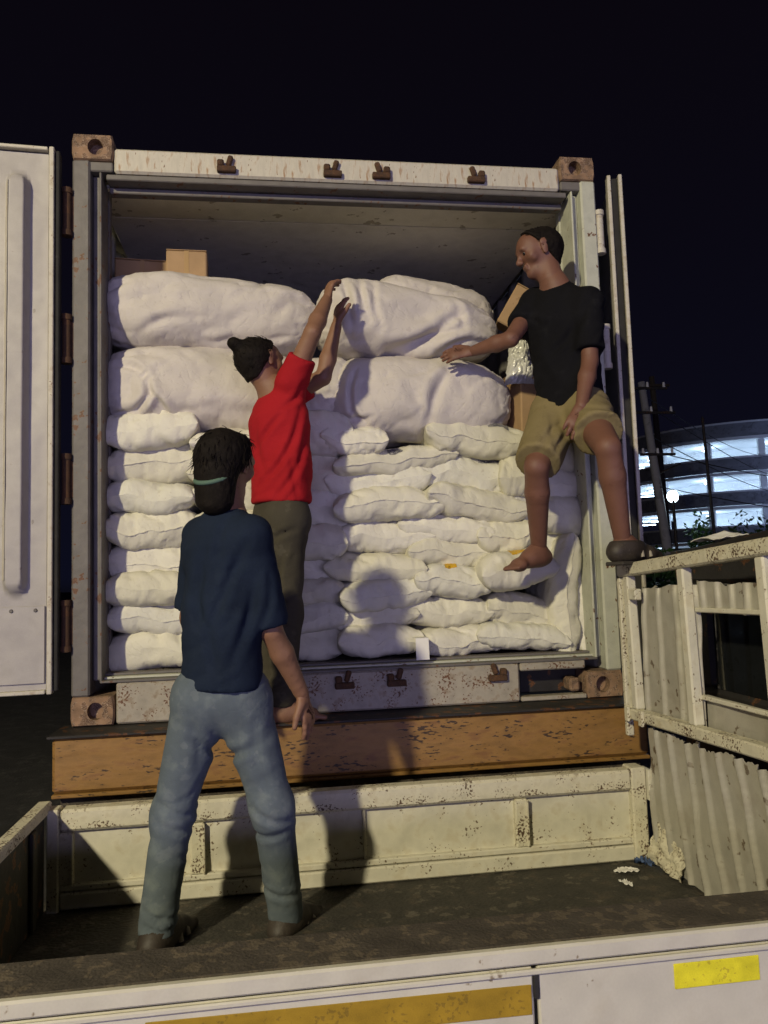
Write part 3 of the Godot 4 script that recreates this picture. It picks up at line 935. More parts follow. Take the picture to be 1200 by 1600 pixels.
func headboard(t: Node3D) -> void:
	var h := Node3D.new()
	h.name = "headboard"
	t.add_child(h)
	var X := 1.085
	var topy := func(z: float) -> float: return 1.975 + (z - 0.34) * 0.062
	var lowy := func(z: float) -> float: return 1.392 + (z - 0.34) * 0.036
	bar("top_bar", Vector3(X, topy.call(0.335), 0.335), Vector3(X, topy.call(1.76), 1.76), 0.055, 0.052, M.cream_chipped, h, Vector3.UP, 0.007)
	bar("lower_rail", Vector3(X - 0.003, lowy.call(0.335), 0.335), Vector3(X - 0.003, lowy.call(1.76), 1.76), 0.05, 0.044, M.cream_chipped, h, Vector3.UP, 0.006)
	# outer edge tube that runs on below the rail
	bar("edge_tube", Vector3(X - 0.01, 1.30, 0.342), Vector3(X - 0.01, 1.948, 0.342), 0.024, 0.03, M.cream_chipped, h, Vector3.RIGHT, 0.004)
	for z in [0.405, 0.842, 1.302, 1.72]:
		bar("upright", Vector3(X, lowy.call(z) + 0.022, z + 0.012), Vector3(X, topy.call(z) - 0.026, z - 0.012), 0.044, 0.040, M.cream, h, Vector3.RIGHT, 0.006)
	block("hasp", Vector3(X - 0.012, 1.880, 0.462), Vector3(0.03, 0.045, 0.06), M.cream, h, 0.004)
	for z in [0.38, 0.5]:
		block("rail_bracket", Vector3(X - 0.034, 1.395, z), Vector3(0.014, 0.06, 0.03), M.cream_chipped, h, 0.003)
	# upper sheets round the window opening
	var a := corrugated(0.43, 0.86, func(_z: float) -> float: return 1.41, func(z: float) -> float: return 1.905 + 0.012 * soft.get_noise_1d(z * 9.0) + (z - 0.4) * 0.03, 1.118, 0.13, 3.0)
	put("corrugated_sheet", a, M.tin, h)
	var b := corrugated(0.861, 1.26, func(_z: float) -> float: return 1.826, func(z: float) -> float: return 1.925 + 0.014 * soft.get_noise_1d(z * 11.0), 1.118, 0.085, 5.0)
	put("corrugated_sheet", b, M.tin, h)
	var c := corrugated(0.861, 1.26, func(_z: float) -> float: return 1.42, func(_z: float) -> float: return 1.538, 1.122, 0.5, 7.0)
	put("corrugated_sheet", c, M.tin, h)
	var d := corrugated(1.261, 1.75, func(_z: float) -> float: return 1.42, func(_z: float) -> float: return 1.97, 1.118, 0.1, 9.0)
	put("corrugated_sheet", d, M.tin, h)
	# the slit torn beside the second upright
	var st := begin()
	var tear := [Vector3(0, 1.80, 0.812), Vector3(0, 1.70, 0.802), Vector3(0, 1.60, 0.795), Vector3(0, 1.555, 0.806), Vector3(0, 1.53, 0.832), Vector3(0, 1.66, 0.834)]
	for i in tear.size() - 2:
		tri(st, tear[0] + Vector3(1.092, 0, 0), tear[i + 1] + Vector3(1.092, 0, 0), tear[i + 2] + Vector3(1.092, 0, 0), Vector3(2, 1.6, 0.8))
	done("tear", st, M.dark_glass, h)
	# window frame and pane
	bar("window_frame", Vector3(1.108, 1.832, 0.862), Vector3(1.108, 1.838, 1.262), 0.02, 0.016, M.cream, h, Vector3.UP, 0.003)
	bar("window_frame", Vector3(1.108, 1.530, 0.862), Vector3(1.108, 1.534, 1.262), 0.02, 0.016, M.cream, h, Vector3.UP, 0.003)
	bar("window_frame", Vector3(1.108, 1.535, 1.268), Vector3(1.108, 1.83, 1.264), 0.02, 0.016, M.cream, h, Vector3.RIGHT, 0.003)
	# lower sheet with a ragged, buckled edge
	var lo := func(z: float) -> float: return BED + 0.012 + 0.10 * clampf((0.60 - z) / 0.12, 0.0, 1.0) * (0.6 + 0.8 * absf(soft.get_noise_1d(z * 30.0)))
	var hi := func(z: float) -> float: return 1.352 + (z - 0.45) * 0.018 + 0.020 * soft.get_noise_1d(z * 6.0) + 0.008 * soft.get_noise_1d(z * 40.0)
	put("corrugated_sheet", corrugated(0.462, 1.60, lo, hi, 1.098, 0.112, 12.0, 0.20), M.tin, h)
	block("foot_rail", Vector3(1.115, 0.87, 1.05), Vector3(0.02, 0.05, 1.1), M.cream_chipped, h, 0.004)
	# rust-eaten buckle at the lower corner
	var crumple := sheet(30, 16, Vector3(-0.003, 0, 0), func(u: float, v: float) -> Vector3:
		var z := 0.47 + u * 0.23
		var y := BED + 0.008 + v * (0.19 - 0.11 * u)
		var n := ridge.get_noise_2d(z * 14.0, y * 14.0)
		return Vector3(1.062 + 0.030 * v + 0.014 * n, y, z + 0.01 * n))
	put("buckled_plate", crumple, M.cream_chipped, h)


func cab(t: Node3D) -> void:
	var c := Node3D.new()
	c.name = "cab"
	t.add_child(c)
	var dark: Material = M.dark_metal
	block("rear_wall", Vector3(1.30, 1.20, 1.06), Vector3(0.05, 0.64, 1.30), dark, c, 0.02)
	block("rear_wall", Vector3(1.30, 1.985, 1.06), Vector3(0.05, 0.13, 1.30), dark, c, 0.02)
	for z in [0.53, 1.59]:
		block("rear_pillar", Vector3(1.30, 1.72, z), Vector3(0.05, 0.40, 0.24), dark, c, 0.015)
	var rw := block("rear_window", Vector3(1.295, 1.72, 1.06), Vector3(0.008, 0.40, 0.82), M.dark_glass, c, 0.002)
	block("window_bar", Vector3(1.285, 1.72, 0.985), Vector3(0.012, 0.39, 0.022), M.rubber, rw, 0.003)
	var roof := sheet(20, 20, Vector3(0, 0.02, 0), func(u: float, v: float) -> Vector3:
		var a := u * 2.0 - 1.0
		var b := v * 2.0 - 1.0
		return Vector3(1.96 + a * 0.69, 2.05 + 0.085 * (1.0 - pow(absf(a), 4.0)) * (1.0 - pow(absf(b), 4.0)), 1.06 + b * 0.66))
	put("roof", roof, dark, c)
	for z in [0.41, 1.71]:
		block("door", Vector3(1.96, 1.14, z), Vector3(1.26, 0.56, 0.04), M.cream, c, 0.02)
		block("side_window", Vector3(1.96, 1.72, z), Vector3(1.2, 0.56, 0.012), M.dark_glass, c, 0.004)
	block("windscreen", Vector3(2.58, 1.72, 1.06), Vector3(0.012, 0.58, 1.22), M.dark_glass, c, 0.004)
	block("nose", Vector3(2.60, 1.02, 1.06), Vector3(0.06, 0.8, 1.30), M.cream, c, 0.03)
	for z in [0.58, 1.54]:
		block("headlight", Vector3(2.64, 0.92, z), Vector3(0.03, 0.14, 0.22), M.plastic, c, 0.01)
	# pale crumpled sheet lying on the cab roof
	var s := sheet(26, 18, Vector3(0, 0.003, 0), func(u: float, v: float) -> Vector3:
		var x := 1.34 + u * 0.20
		var z := 0.44 + v * 0.22
		return Vector3(x, 2.085 + 0.03 * maxf(0.0, 1.0 - Vector2(u - 0.4, v - 0.6).length() * 1.6) + 0.012 * ridge.get_noise_2d(x * 7.0, z * 7.0), z))
	var o := put("loose_sheet", s, M.paper)
	tag(o, "pale crumpled sheet lying on the dark cab roof", "sheet")


# ------------------------------------------------------------------ sacks and bales
# a stuffed woven sack: two sheets meeting in a sewn seam, the front edge at +z
func sack_mesh(W: float, H: float, D: float, s: float, ears: float) -> ArrayMesh:
	var nu := 52
	var nv := 34
	var st := begin()
	for side in [1.0, -1.0]:
		st.set_smooth_group(0 if side > 0 else 1)
		var g := PackedVector3Array()
		for j in nv + 1:
			var b := -1.0 + 2.0 * j / nv
			var v := lerpf(b, sin(b * PI * 0.5), 0.85)
			for i in nu + 1:
				var a := -1.0 + 2.0 * i / nu
				var u := lerpf(a, sin(a * PI * 0.5), 0.8)
				g.append(sack_point(u, v, side, W, H, D, s, ears))
		for j in nv:
			for i in nu:
				var p := g[j * (nu + 1) + i]
				var q := g[j * (nu + 1) + i + 1]
				var r := g[(j + 1) * (nu + 1) + i + 1]
				var t := g[(j + 1) * (nu + 1) + i]
				for k in ([p, q, r, p, r, t] if side > 0 else [p, r, q, p, t, r]):
					st.add_vertex(k)
	st.generate_normals()
	return st.commit()


func sack_point(u: float, v: float, side: float, W: float, H: float, D: float, s: float, ears: float) -> Vector3:
	var au := absf(u)
	var av := absf(v)
	var t := sqrt(maxf(0.0, 1.0 - pow(au, 3.8))) * pow(maxf(0.0, 1.0 - pow(av, 8.0)), 0.42)
	var x := W * 0.5 * u * (1.0 - ears * cos(v * PI * 0.5))
	var z := D * 0.5 * v * (1.0 - ears * 0.6 * cos(u * PI * 0.5))
	var n := soft.get_noise_3d(x * 4.0 + s * 13.1, z * 3.0, side * 3.0 + s)
	var y := side * H * 0.5 * t * (1.0 + 0.13 * n)
	# the seam wanders up and down along the edge
	var wander := H * (0.20 * soft.get_noise_2d(x * 4.0, s * 7.7) + 0.025 * soft.get_noise_2d(x * 22.0, s * 3.1) - 0.06)
	y += wander * pow(av, 3.0) + H * 0.12 * soft.get_noise_2d(z * 5.0 + 40.0, s * 5.3) * pow(au, 3.0)
	# gathers running in from the seams, and sharp creases across the belly
	var ga := ridge.get_noise_3d(x * 16.0, z * 2.5 + s * 9.0, side * 2.0 + s)
	var gb := ridge.get_noise_3d(z * 18.0 + 7.0, x * 3.0, side * 2.0 - s)
	var rim := clampf(t * 2.2, 0.0, 1.0)
	y += side * rim * (0.006 * ga * pow(av, 6.0) + 0.007 * gb * pow(au, 6.0))
	var c1 := maxf(0.0, ridge.get_noise_3d(x * 3.4 + y * 5.0 + s * 3.0, y * 4.0 - x * 2.0, z * 3.0) - 0.45)
	var c2 := maxf(0.0, ridge.get_noise_3d(x * 9.0 + s, y * 5.0 + x * 2.0, z * 7.0 + s) - 0.5)
	y -= side * rim * (0.016 * c1 + 0.010 * c2)
	z += rim * 0.010 * soft.get_noise_3d(x * 7.0, y * 9.0, s * 4.0) * av * av
	z -= rim * (0.024 * c1 + 0.014 * c2) * av * av * signf(v)
	return Vector3(x, y, z)


func seam_mesh(W: float, H: float, D: float, s: float, ears: float) -> ArrayMesh:
	# the sewn lip along the front edge
	return sheet(40, 2, Vector3(0, 0.0025, 0), func(u: float, v: float) -> Vector3:
		var p := sack_point(clampf((u * 2.0 - 1.0), -0.97, 0.97), 1.0, 1.0, W, H, D, s, ears)
		var out := 0.001 + 0.005 * (0.5 + 0.8 * soft.get_noise_2d(u * 9.0, s * 2.0))
		return p + Vector3(0, -v * out * (0.5 + 0.8 * soft.get_noise_2d(u * 6.0, s + 9.0)), -0.006 + v * (0.006 + out)))


func print_mesh(u0: float, u1: float, v0: float, v1: float, W: float, H: float, D: float, s: float, ears: float, side := 1.0) -> ArrayMesh:
	return sheet(14, 8, Vector3(0, 0.0008, 0), func(u: float, v: float) -> Vector3:
		var a := lerpf(u0, u1, u)
		var b := lerpf(v0, v1, v)
		var p := sack_point(a, b, side, W, H, D, s, ears)
		var e := 0.01
		var n := (sack_point(a + e, b, side, W, H, D, s, ears) - p).cross(sack_point(a, b + e, side, W, H, D, s, ears) - p).normalized() * -side
		return p + n * 0.0022)


func sack(label: String, group: String, c: Vector2, W: float, H: float, front: float, tilt: float, s: float) -> Node3D:
	var D := 0.56
	var a := deg_to_rad(tilt)
	var h := clampf((H - W * absf(sin(a)) * 0.8) / cos(a), 0.115, 0.24) if absf(tilt) < 45.0 else H
	var ears := 0.045 + 0.03 * fposmod(s * 0.37, 1.0)
	var t := thing("sack", label, "sack", Vector3(c.x, c.y, front - D * 0.5), group)
	t.rotation = Vector3(0.06 * sin(s * 5.1), 0.10 * sin(s * 3.7), a)
	var m: Material = M.sack[int(s) % 4]
	put("bag", sack_mesh(W * 1.06, h * 1.19, D, s, ears), m, t)
	if fposmod(s * 0.618, 1.0) < 0.5:
		put("seam", seam_mesh(W * 1.06, h * 1.19, D, s, ears), m, t)
	t.set_meta("dims", [W * 1.06, h * 1.19, D, s, ears])
	return t


# a long stuffed bale; folds are [x0, y0, x1, y1, depth, width] drawn on its front in metres from the middle
func bale_mesh(L: float, H: float, D: float, s: float, folds: Array, waist := 0.0, taper := 0.0) -> ArrayMesh:
	var nu := 130
	var nv := 96
	var v := PackedVector3Array()
	var idx := PackedInt32Array()
	for i in nu + 1:
		var a := -1.0 + 2.0 * i / nu
		var u := lerpf(a, sin(a * PI * 0.5), 0.7)
		var r := pow(maxf(0.0, 1.0 - pow(absf(u), 4.2)), 0.42)
		for j in nv:
			var f := TAU * j / nv
			var cz := signf(cos(f)) * pow(absf(cos(f)), 0.72)
			var cy := signf(sin(f)) * pow(absf(sin(f)), 0.72)
			var d := Vector3(0, cy, cz)
			var x := L * 0.5 * u
			var k := r * (1.0 - taper * u) * (1.0 + 0.09 * soft.get_noise_3d(x * 2.2, cy * 0.9 + s, cz * 0.9) - waist * exp(-pow((u - 0.15) * 3.0, 2.0)))
			var p := Vector3(x + 0.02 * r * soft.get_noise_3d(cy * 2.0, cz * 2.0, s + u), cy * H * 0.5 * k, cz * D * 0.5 * k)
			# long soft wrinkles, finer and deeper towards the gathered ends
			var e := pow(absf(u), 3.0)
			var wr := ridge.get_noise_3d(p.x * 2.6 + p.y * 1.9 + s * 3.0, p.y * 5.5 - p.x * 1.2, p.z * 3.0)
			var we := ridge.get_noise_3d(p.x * 3.0 + s, p.y * 17.0, p.z * 17.0)
			var push := -0.014 * maxf(0.0, wr - 0.35) + 0.012 * we * e + 0.0012 * soft.get_noise_3d(p.x * 16.0, p.y * 16.0, p.z * 16.0 + s) - 0.010 * maxf(0.0, ridge.get_noise_3d(p.x * 6.0 + s, p.y * 5.0 + p.x * 4.0, p.z * 6.0) - 0.55)
			if p.z > 0.0:
				for q in folds:
					var A := Vector2(q[0], q[1])
					var B := Vector2(q[2], q[3])
					var P := Vector2(p.x, p.y)
					var tt := clampf((P - A).dot(B - A) / (B - A).length_squared(), 0.0, 1.0)
					var near := A.lerp(B, tt)
					near += (B - A).orthogonal() * 0.09 * sin(tt * PI) * sin(s + q[0] * 9.0)
					var off := P - near
					var sd := off.length() * signf((B - A).cross(off))
					var fade := 0.35 + 0.65 * sin(PI * clampf(tt, 0.04, 0.96))
					push += fade * q[4] * (-exp(-pow(sd / q[5], 2.0)) + 0.75 * exp(-pow((sd - 2.1 * q[5]) / (1.5 * q[5]), 2.0)) + 0.4 * exp(-pow((sd + 2.4 * q[5]) / (1.8 * q[5]), 2.0)))
			p += d.normalized() * push * clampf(r * 3.0, 0.0, 1.0)
			v.append(p)
	for i in nu:
		for j in nv:
			var j2 := (j + 1) % nv
			var p0 := i * nv + j
			var p1 := i * nv + j2
			var p2 := (i + 1) * nv + j2
			var p3 := (i + 1) * nv + j
			idx.append_array(PackedInt32Array([p0, p1, p2, p0, p2, p3]))
	return smooth_mesh(v, idx)


func carton(called: String, label: String, at: Vector3, size: Vector3, turn: Vector3, flaps := true) -> void:
	var t := thing(called, label, "box", at)
	t.rotation = turn
	block("carton_body", Vector3(0, size.y * 0.5, 0), size, M.carton, t, 0.006)
	if flaps:
		block("top_flap", Vector3(-size.x * 0.25, size.y + 0.003, 0), Vector3(size.x * 0.495, 0.004, size.z), M.carton, t, 0.001)
		block("top_flap", Vector3(size.x * 0.25, size.y + 0.003, 0), Vector3(size.x * 0.495, 0.004, size.z), M.carton, t, 0.001)
	block("tape_strip", Vector3(0, size.y * 0.5, size.z * 0.5 + 0.0008), Vector3(0.022, size.y * 0.98, 0.0016), M.packing_tape, t, 0.0004)


func cargo() -> void:
	var ord := ["topmost", "second", "third", "fourth", "fifth", "sixth", "seventh", "eighth", "ninth"]
	var cols := {
		"L": ["stack against the left door post", [[-0.906, 2.678, 0.431, 0.170, 2], [-0.913, 2.532, 0.451, 0.169, 0], [-0.914, 2.388, 0.427, 0.144, -2], [-0.919, 2.244, 0.412, 0.165, 1], [-0.910, 2.094, 0.414, 0.162, 1], [-0.911, 1.957, 0.400, 0.140, 0], [-0.911, 1.831, 0.411, 0.145, -1], [-0.912, 1.688, 0.420, 0.167, 1]]],
		"B": ["stack behind the man in dark blue", [[-0.535, 2.635, 0.425, 0.160, 5], [-0.509, 2.504, 0.437, 0.140, 0], [-0.519, 2.370, 0.417, 0.158, -3], [-0.527, 2.233, 0.427, 0.151, 1], [-0.515, 2.085, 0.432, 0.156, 0], [-0.520, 1.941, 0.425, 0.143, 1], [-0.528, 1.804, 0.411, 0.143, 0], [-0.525, 1.674, 0.433, 0.141, 0]]],
		"M": ["narrow shaded stack right of the man in red", [[-0.143, 2.668, 0.290, 0.199, 0], [-0.168, 2.489, 0.270, 0.197, 1], [-0.161, 2.319, 0.300, 0.178, -1], [-0.170, 2.172, 0.322, 0.152, 0], [-0.191, 2.035, 0.298, 0.146, 0], [-0.182, 1.915, 0.308, 0.120, -1], [-0.186, 1.805, 0.304, 0.127, 0], [-0.196, 1.682, 0.289, 0.143, 0]]],
		"C": ["middle stack under the big bale", [[0.042, 2.646, 0.301, 0.145, -4], [0.190, 2.545, 0.584, 0.150, 5], [0.144, 2.431, 0.483, 0.151, 2], [0.179, 2.310, 0.525, 0.150, 1], [0.147, 2.170, 0.444, 0.154, -2], [0.122, 2.040, 0.460, 0.142, -3], [0.115, 1.914, 0.416, 0.135, 1], [0.112, 1.803, 0.404, 0.123, 1], [0.102, 1.684, 0.379, 0.139, 1]]],
		"D": ["lit stack left of the bare leg", [[0.607, 2.634, 0.491, 0.192, -5], [0.582, 2.480, 0.500, 0.202, -7], [0.576, 2.336, 0.498, 0.195, -8], [0.468, 2.214, 0.438, 0.151, -4], [0.457, 2.081, 0.423, 0.149, -3], [0.473, 1.946, 0.368, 0.155, -4], [0.446, 1.813, 0.420, 0.147, -2], [0.499, 1.684, 0.427, 0.130, 1]]],
		"E": ["short stack behind and below the bare foot", [[0.849, 2.461, 0.223, 0.198, -4], [0.857, 2.294, 0.210, 0.172, 0], [0.746, 2.149, 0.283, 0.158, 2], [0.748, 1.995, 0.350, 0.187, 6], [0.817, 1.802, 0.395, 0.228, -14], [0.808, 1.695, 0.425, 0.140, -4]]],
		"F": ["stack against the right door post", [[1.075, 2.549, 0.221, 0.182, -4], [1.025, 2.396, 0.290, 0.187, -8], [1.025, 2.256, 0.283, 0.191, -6], [1.000, 2.094, 0.224, 0.196, -3]]],
	}
	var made := {}
	var s := 1.0
	for key in cols:
		var rows: Array = cols[key][1]
		for i in rows.size():
			var r: Array = rows[i]
			var label := "white woven sack, %s from top in %s" % [ord[i], cols[key][0]]
			if i == 0:
				label = "white woven sack on top of %s" % cols[key][0]
			var front := -0.115 + 0.035 * sin(s * 2.3)
			if key == "E" and i == 3:
				front = 0.02
			if key == "M":
				front -= 0.03
			made[key + str(i)] = sack(label, "small white sacks filling the container", Vector2(r[0], r[1]), r[2], r[3], front, r[4], s)
			s += 1.0
	made["S0"] = sack("white woven sack standing on end, leaning against right post, nearer the leg", "small white sacks filling the container", Vector2(1.015, 1.885), 0.56, 0.135, -0.07, 86.0, s)
	made["S1"] = sack("white woven sack standing on end, tight against the right post", "small white sacks filling the container", Vector2(1.085, 1.87), 0.52, 0.10, -0.12, 84.0, s + 1.0)
	for o in [["C1", -0.1, 0.12, 0.80, 0.96, M.print, "dark smudged print"], ["C1", 0.25, 0.45, 0.55, 0.78, M.print, "dark smudged print"], ["D1", 0.2, 0.75, 0.72, 0.86, M.print, "faint dark print"], ["E3", -0.1, 0.32, 0.60, 0.88, M.print_yellow, "yellow printed patch"], ["D5", -0.25, 0.05, 0.76, 0.92, M.print_yellow, "yellow printed patch"], ["D0", 0.2, 0.6, 0.80, 0.93, M.print, "faint dark print"]]:
		var d: Array = made[o[0]].get_meta("dims")
		var p := put("print", print_mesh(o[1], o[2], o[3], o[4], d[0], d[1], d[2], d[3], d[4]), o[5], made[o[0]])
		p.set_meta("label", o[6])
	for k in made:
		made[k].remove_meta("dims")
	# big bales
	var bales := [
		["large plump white bale on top left, spanning the left stacks", Vector3(-0.66, 3.256, -0.36), Vector3(1.09, 0.385, 0.50), Vector3(0, 0.03, -0.035), 1.0, [[-0.30, -0.14, -0.05, -0.06, 0.012, 0.018], [-0.02, -0.15, 0.12, -0.13, 0.008, 0.012], [-0.12, 0.02, 0.0, -0.10, 0.006, 0.02], [0.30, -0.05, 0.42, 0.08, 0.007, 0.02], [-0.44, 0.06, -0.36, 0.10, 0.016, 0.012]], 0.03, 0.04],
		["large white bale with folded round end, second down on left", Vector3(-0.665, 2.885, -0.355), Vector3(1.05, 0.425, 0.52), Vector3(0, 0.02, -0.045), 2.0, [[-0.40, 0.08, -0.27, 0.03, 0.024, 0.012], [-0.27, 0.03, -0.24, -0.06, 0.026, 0.012], [-0.24, -0.06, -0.30, -0.13, 0.024, 0.012], [-0.30, -0.13, -0.42, -0.14, 0.02, 0.012], [-0.25, -0.04, -0.15, -0.17, 0.024, 0.014], [-0.28, 0.14, -0.05, 0.05, 0.010, 0.02], [-0.10, 0.14, 0.08, 0.02, 0.007, 0.016], [0.06, -0.10, 0.28, -0.13, 0.01, 0.03]], 0.0, 0.00],
		["large creased white bale in the middle being pushed up by two men", Vector3(0.315, 3.222, -0.33), Vector3(0.93, 0.355, 0.48), Vector3(0, -0.03, -0.11), 3.0, [[-0.10, -0.17, 0.22, 0.03, 0.040, 0.022], [0.02, -0.13, 0.30, 0.0, 0.016, 0.014], [-0.34, 0.14, -0.28, -0.10, 0.020, 0.014], [-0.26, 0.15, -0.20, -0.06, 0.014, 0.012], [-0.19, 0.13, -0.14, -0.08, 0.010, 0.012], [0.15, -0.14, 0.38, -0.07, 0.016, 0.014], [0.20, 0.10, 0.26, -0.02, 0.012, 0.014]], 0.05, 0.22],
		["rounded white bale lying behind the creased middle bale", Vector3(0.50, 3.385, -0.66), Vector3(0.72, 0.40, 0.42), Vector3(0, 0.05, -0.05), 4.0, [[-0.1, 0.1, 0.1, 0.02, 0.01, 0.02]], 0.0, 0.10],
		["large square-ended white bale under the creased bale", Vector3(0.362, 2.842, -0.345), Vector3(0.94, 0.43, 0.52), Vector3(0, -0.02, -0.03), 5.0, [[-0.33, 0.10, -0.35, -0.08, 0.022, 0.010], [-0.35, -0.08, -0.28, -0.14, 0.018, 0.010], [0.02, -0.17, 0.13, 0.14, 0.020, 0.022], [0.10, 0.15, 0.20, 0.02, 0.012, 0.016], [-0.40, -0.10, -0.25, -0.12, 0.016, 0.010], [-0.1, 0.05, 0.0, -0.12, 0.007, 0.02]], 0.04, 0.07],
		["small white bale end in shade behind the lifted arms", Vector3(-0.10, 2.905, -0.40), Vector3(0.34, 0.33, 0.46), Vector3(0, 0.0, 0.1), 6.0, [], 0.0, 0.00],
	]
	for b in bales:
		var z: Vector3 = b[2]
		var t := thing("bale", b[0], "bale", b[1], "large white bales on top of the sacks")
		t.rotation = b[3]
		put("wrapping", bale_mesh(z.x, z.y, z.z, b[4], b[5], b[6], b[7]), M.bale, t)
		if b[4] != 4.0:
			var st := begin()
			var side := -1.0
			for k in 5:
				var a: float = TAU * k / 5.0 + b[4]
				tube(st, [Vector3(side * z.x * 0.485, 0, 0), Vector3(side * (z.x * 0.5 + 0.012), 0.02 * cos(a), 0.02 * sin(a)), Vector3(side * (z.x * 0.5 + 0.022), 0.045 * cos(a), 0.045 * sin(a))], [0.012, 0.014, 0.006], 7)
			done("tied_neck", st, M.bale, t)
	carton("cardboard_box", "brown cardboard box standing upright on the top left bale", Vector3(-0.757, 3.425, -0.33), Vector3(0.19, 0.15, 0.15), Vector3(0, 0.04, 0.0))
	carton("cardboard_box", "dim low cardboard box behind the top left bale", Vector3(-1.0, 3.44, -0.54), Vector3(0.26, 0.15, 0.25), Vector3(0, 0.1, 0.0))
	carton("cardboard_box", "tilted brown cardboard box beside the black shirt", Vector3(0.86, 3.205, -0.30), Vector3(0.19, 0.21, 0.16), Vector3(0.1, -0.2, -0.55))
	carton("cardboard_box", "taped brown cardboard box standing behind the khaki shorts", Vector3(0.925, 2.64, -0.29), Vector3(0.19, 0.34, 0.2), Vector3(0, 0.15, -0.03))
	# clear plastic bundle between the cartons
	var pb := sheet(22, 22, Vector3(0, 0, 0.004), func(u: float, v: float) -> Vector3:
		var a := u * 2.0 - 1.0
		var b := v * 2.0 - 1.0
		var n := ridge.get_noise_2d(a * 2.2, b * 2.2)
		return Vector3(0.868 + a * 0.065 * (1.0 - 0.25 * b), 3.02 + b * 0.11, -0.22 + 0.055 * sqrt(maxf(0.0, 1.0 - a * a)) * (1.0 - 0.4 * b * b) + 0.02 * n))
	tag(put("plastic_bundle", pb, M.plastic), "crumpled shiny plastic wrap between the two right cardboard boxes", "plastic wrap")
	var scraps := [["white torn paper scrap on the bed floor by the corner post", Vector3(0.93, BED + 0.004, 0.55), 0.075, M.paper], ["thin pale splinter on the truck bed floor", Vector3(0.88, BED + 0.004, 0.66), 0.05, M.paper], ["blue crumpled plastic scrap in the bed corner", Vector3(1.03, BED + 0.004, 0.50), 0.06, M.blue_scrap]]
	for e in scraps:
		var sc := sheet(10, 8, Vector3(0, 0.002, 0), func(u: float, v: float) -> Vector3:
			var n := ridge.get_noise_2d(u * 3.0 + e[2] * 90.0, v * 3.0)
			return Vector3((u - 0.5) * e[2] * (1.0 + 0.3 * sin(v * 5.0)), 0.004 + 0.014 * absf(n) * (2.0 if e[3] == M.blue_scrap else 0.7), (v - 0.5) * e[2] * 0.5))
		var so := put("scrap", sc, e[3])
		so.position = e[1]
		so.rotation.y = e[2] * 40.0
		tag(so, e[0], "scrap")
	# slip of white card at the sill
	var sl := begin()
	bx(sl, Vector3(0.284, 1.655, -0.012), Vector3(0.060, 0.095, 0.003), 0.0008, Basis(Vector3.RIGHT, -0.10))
	bx(sl, Vector3(0.284, 1.703, -0.05), Vector3(0.060, 0.003, 0.07), 0.0008)
	tag(done("white_card", sl, M.paper), "small blank white card tucked under a sack at the sill", "card")


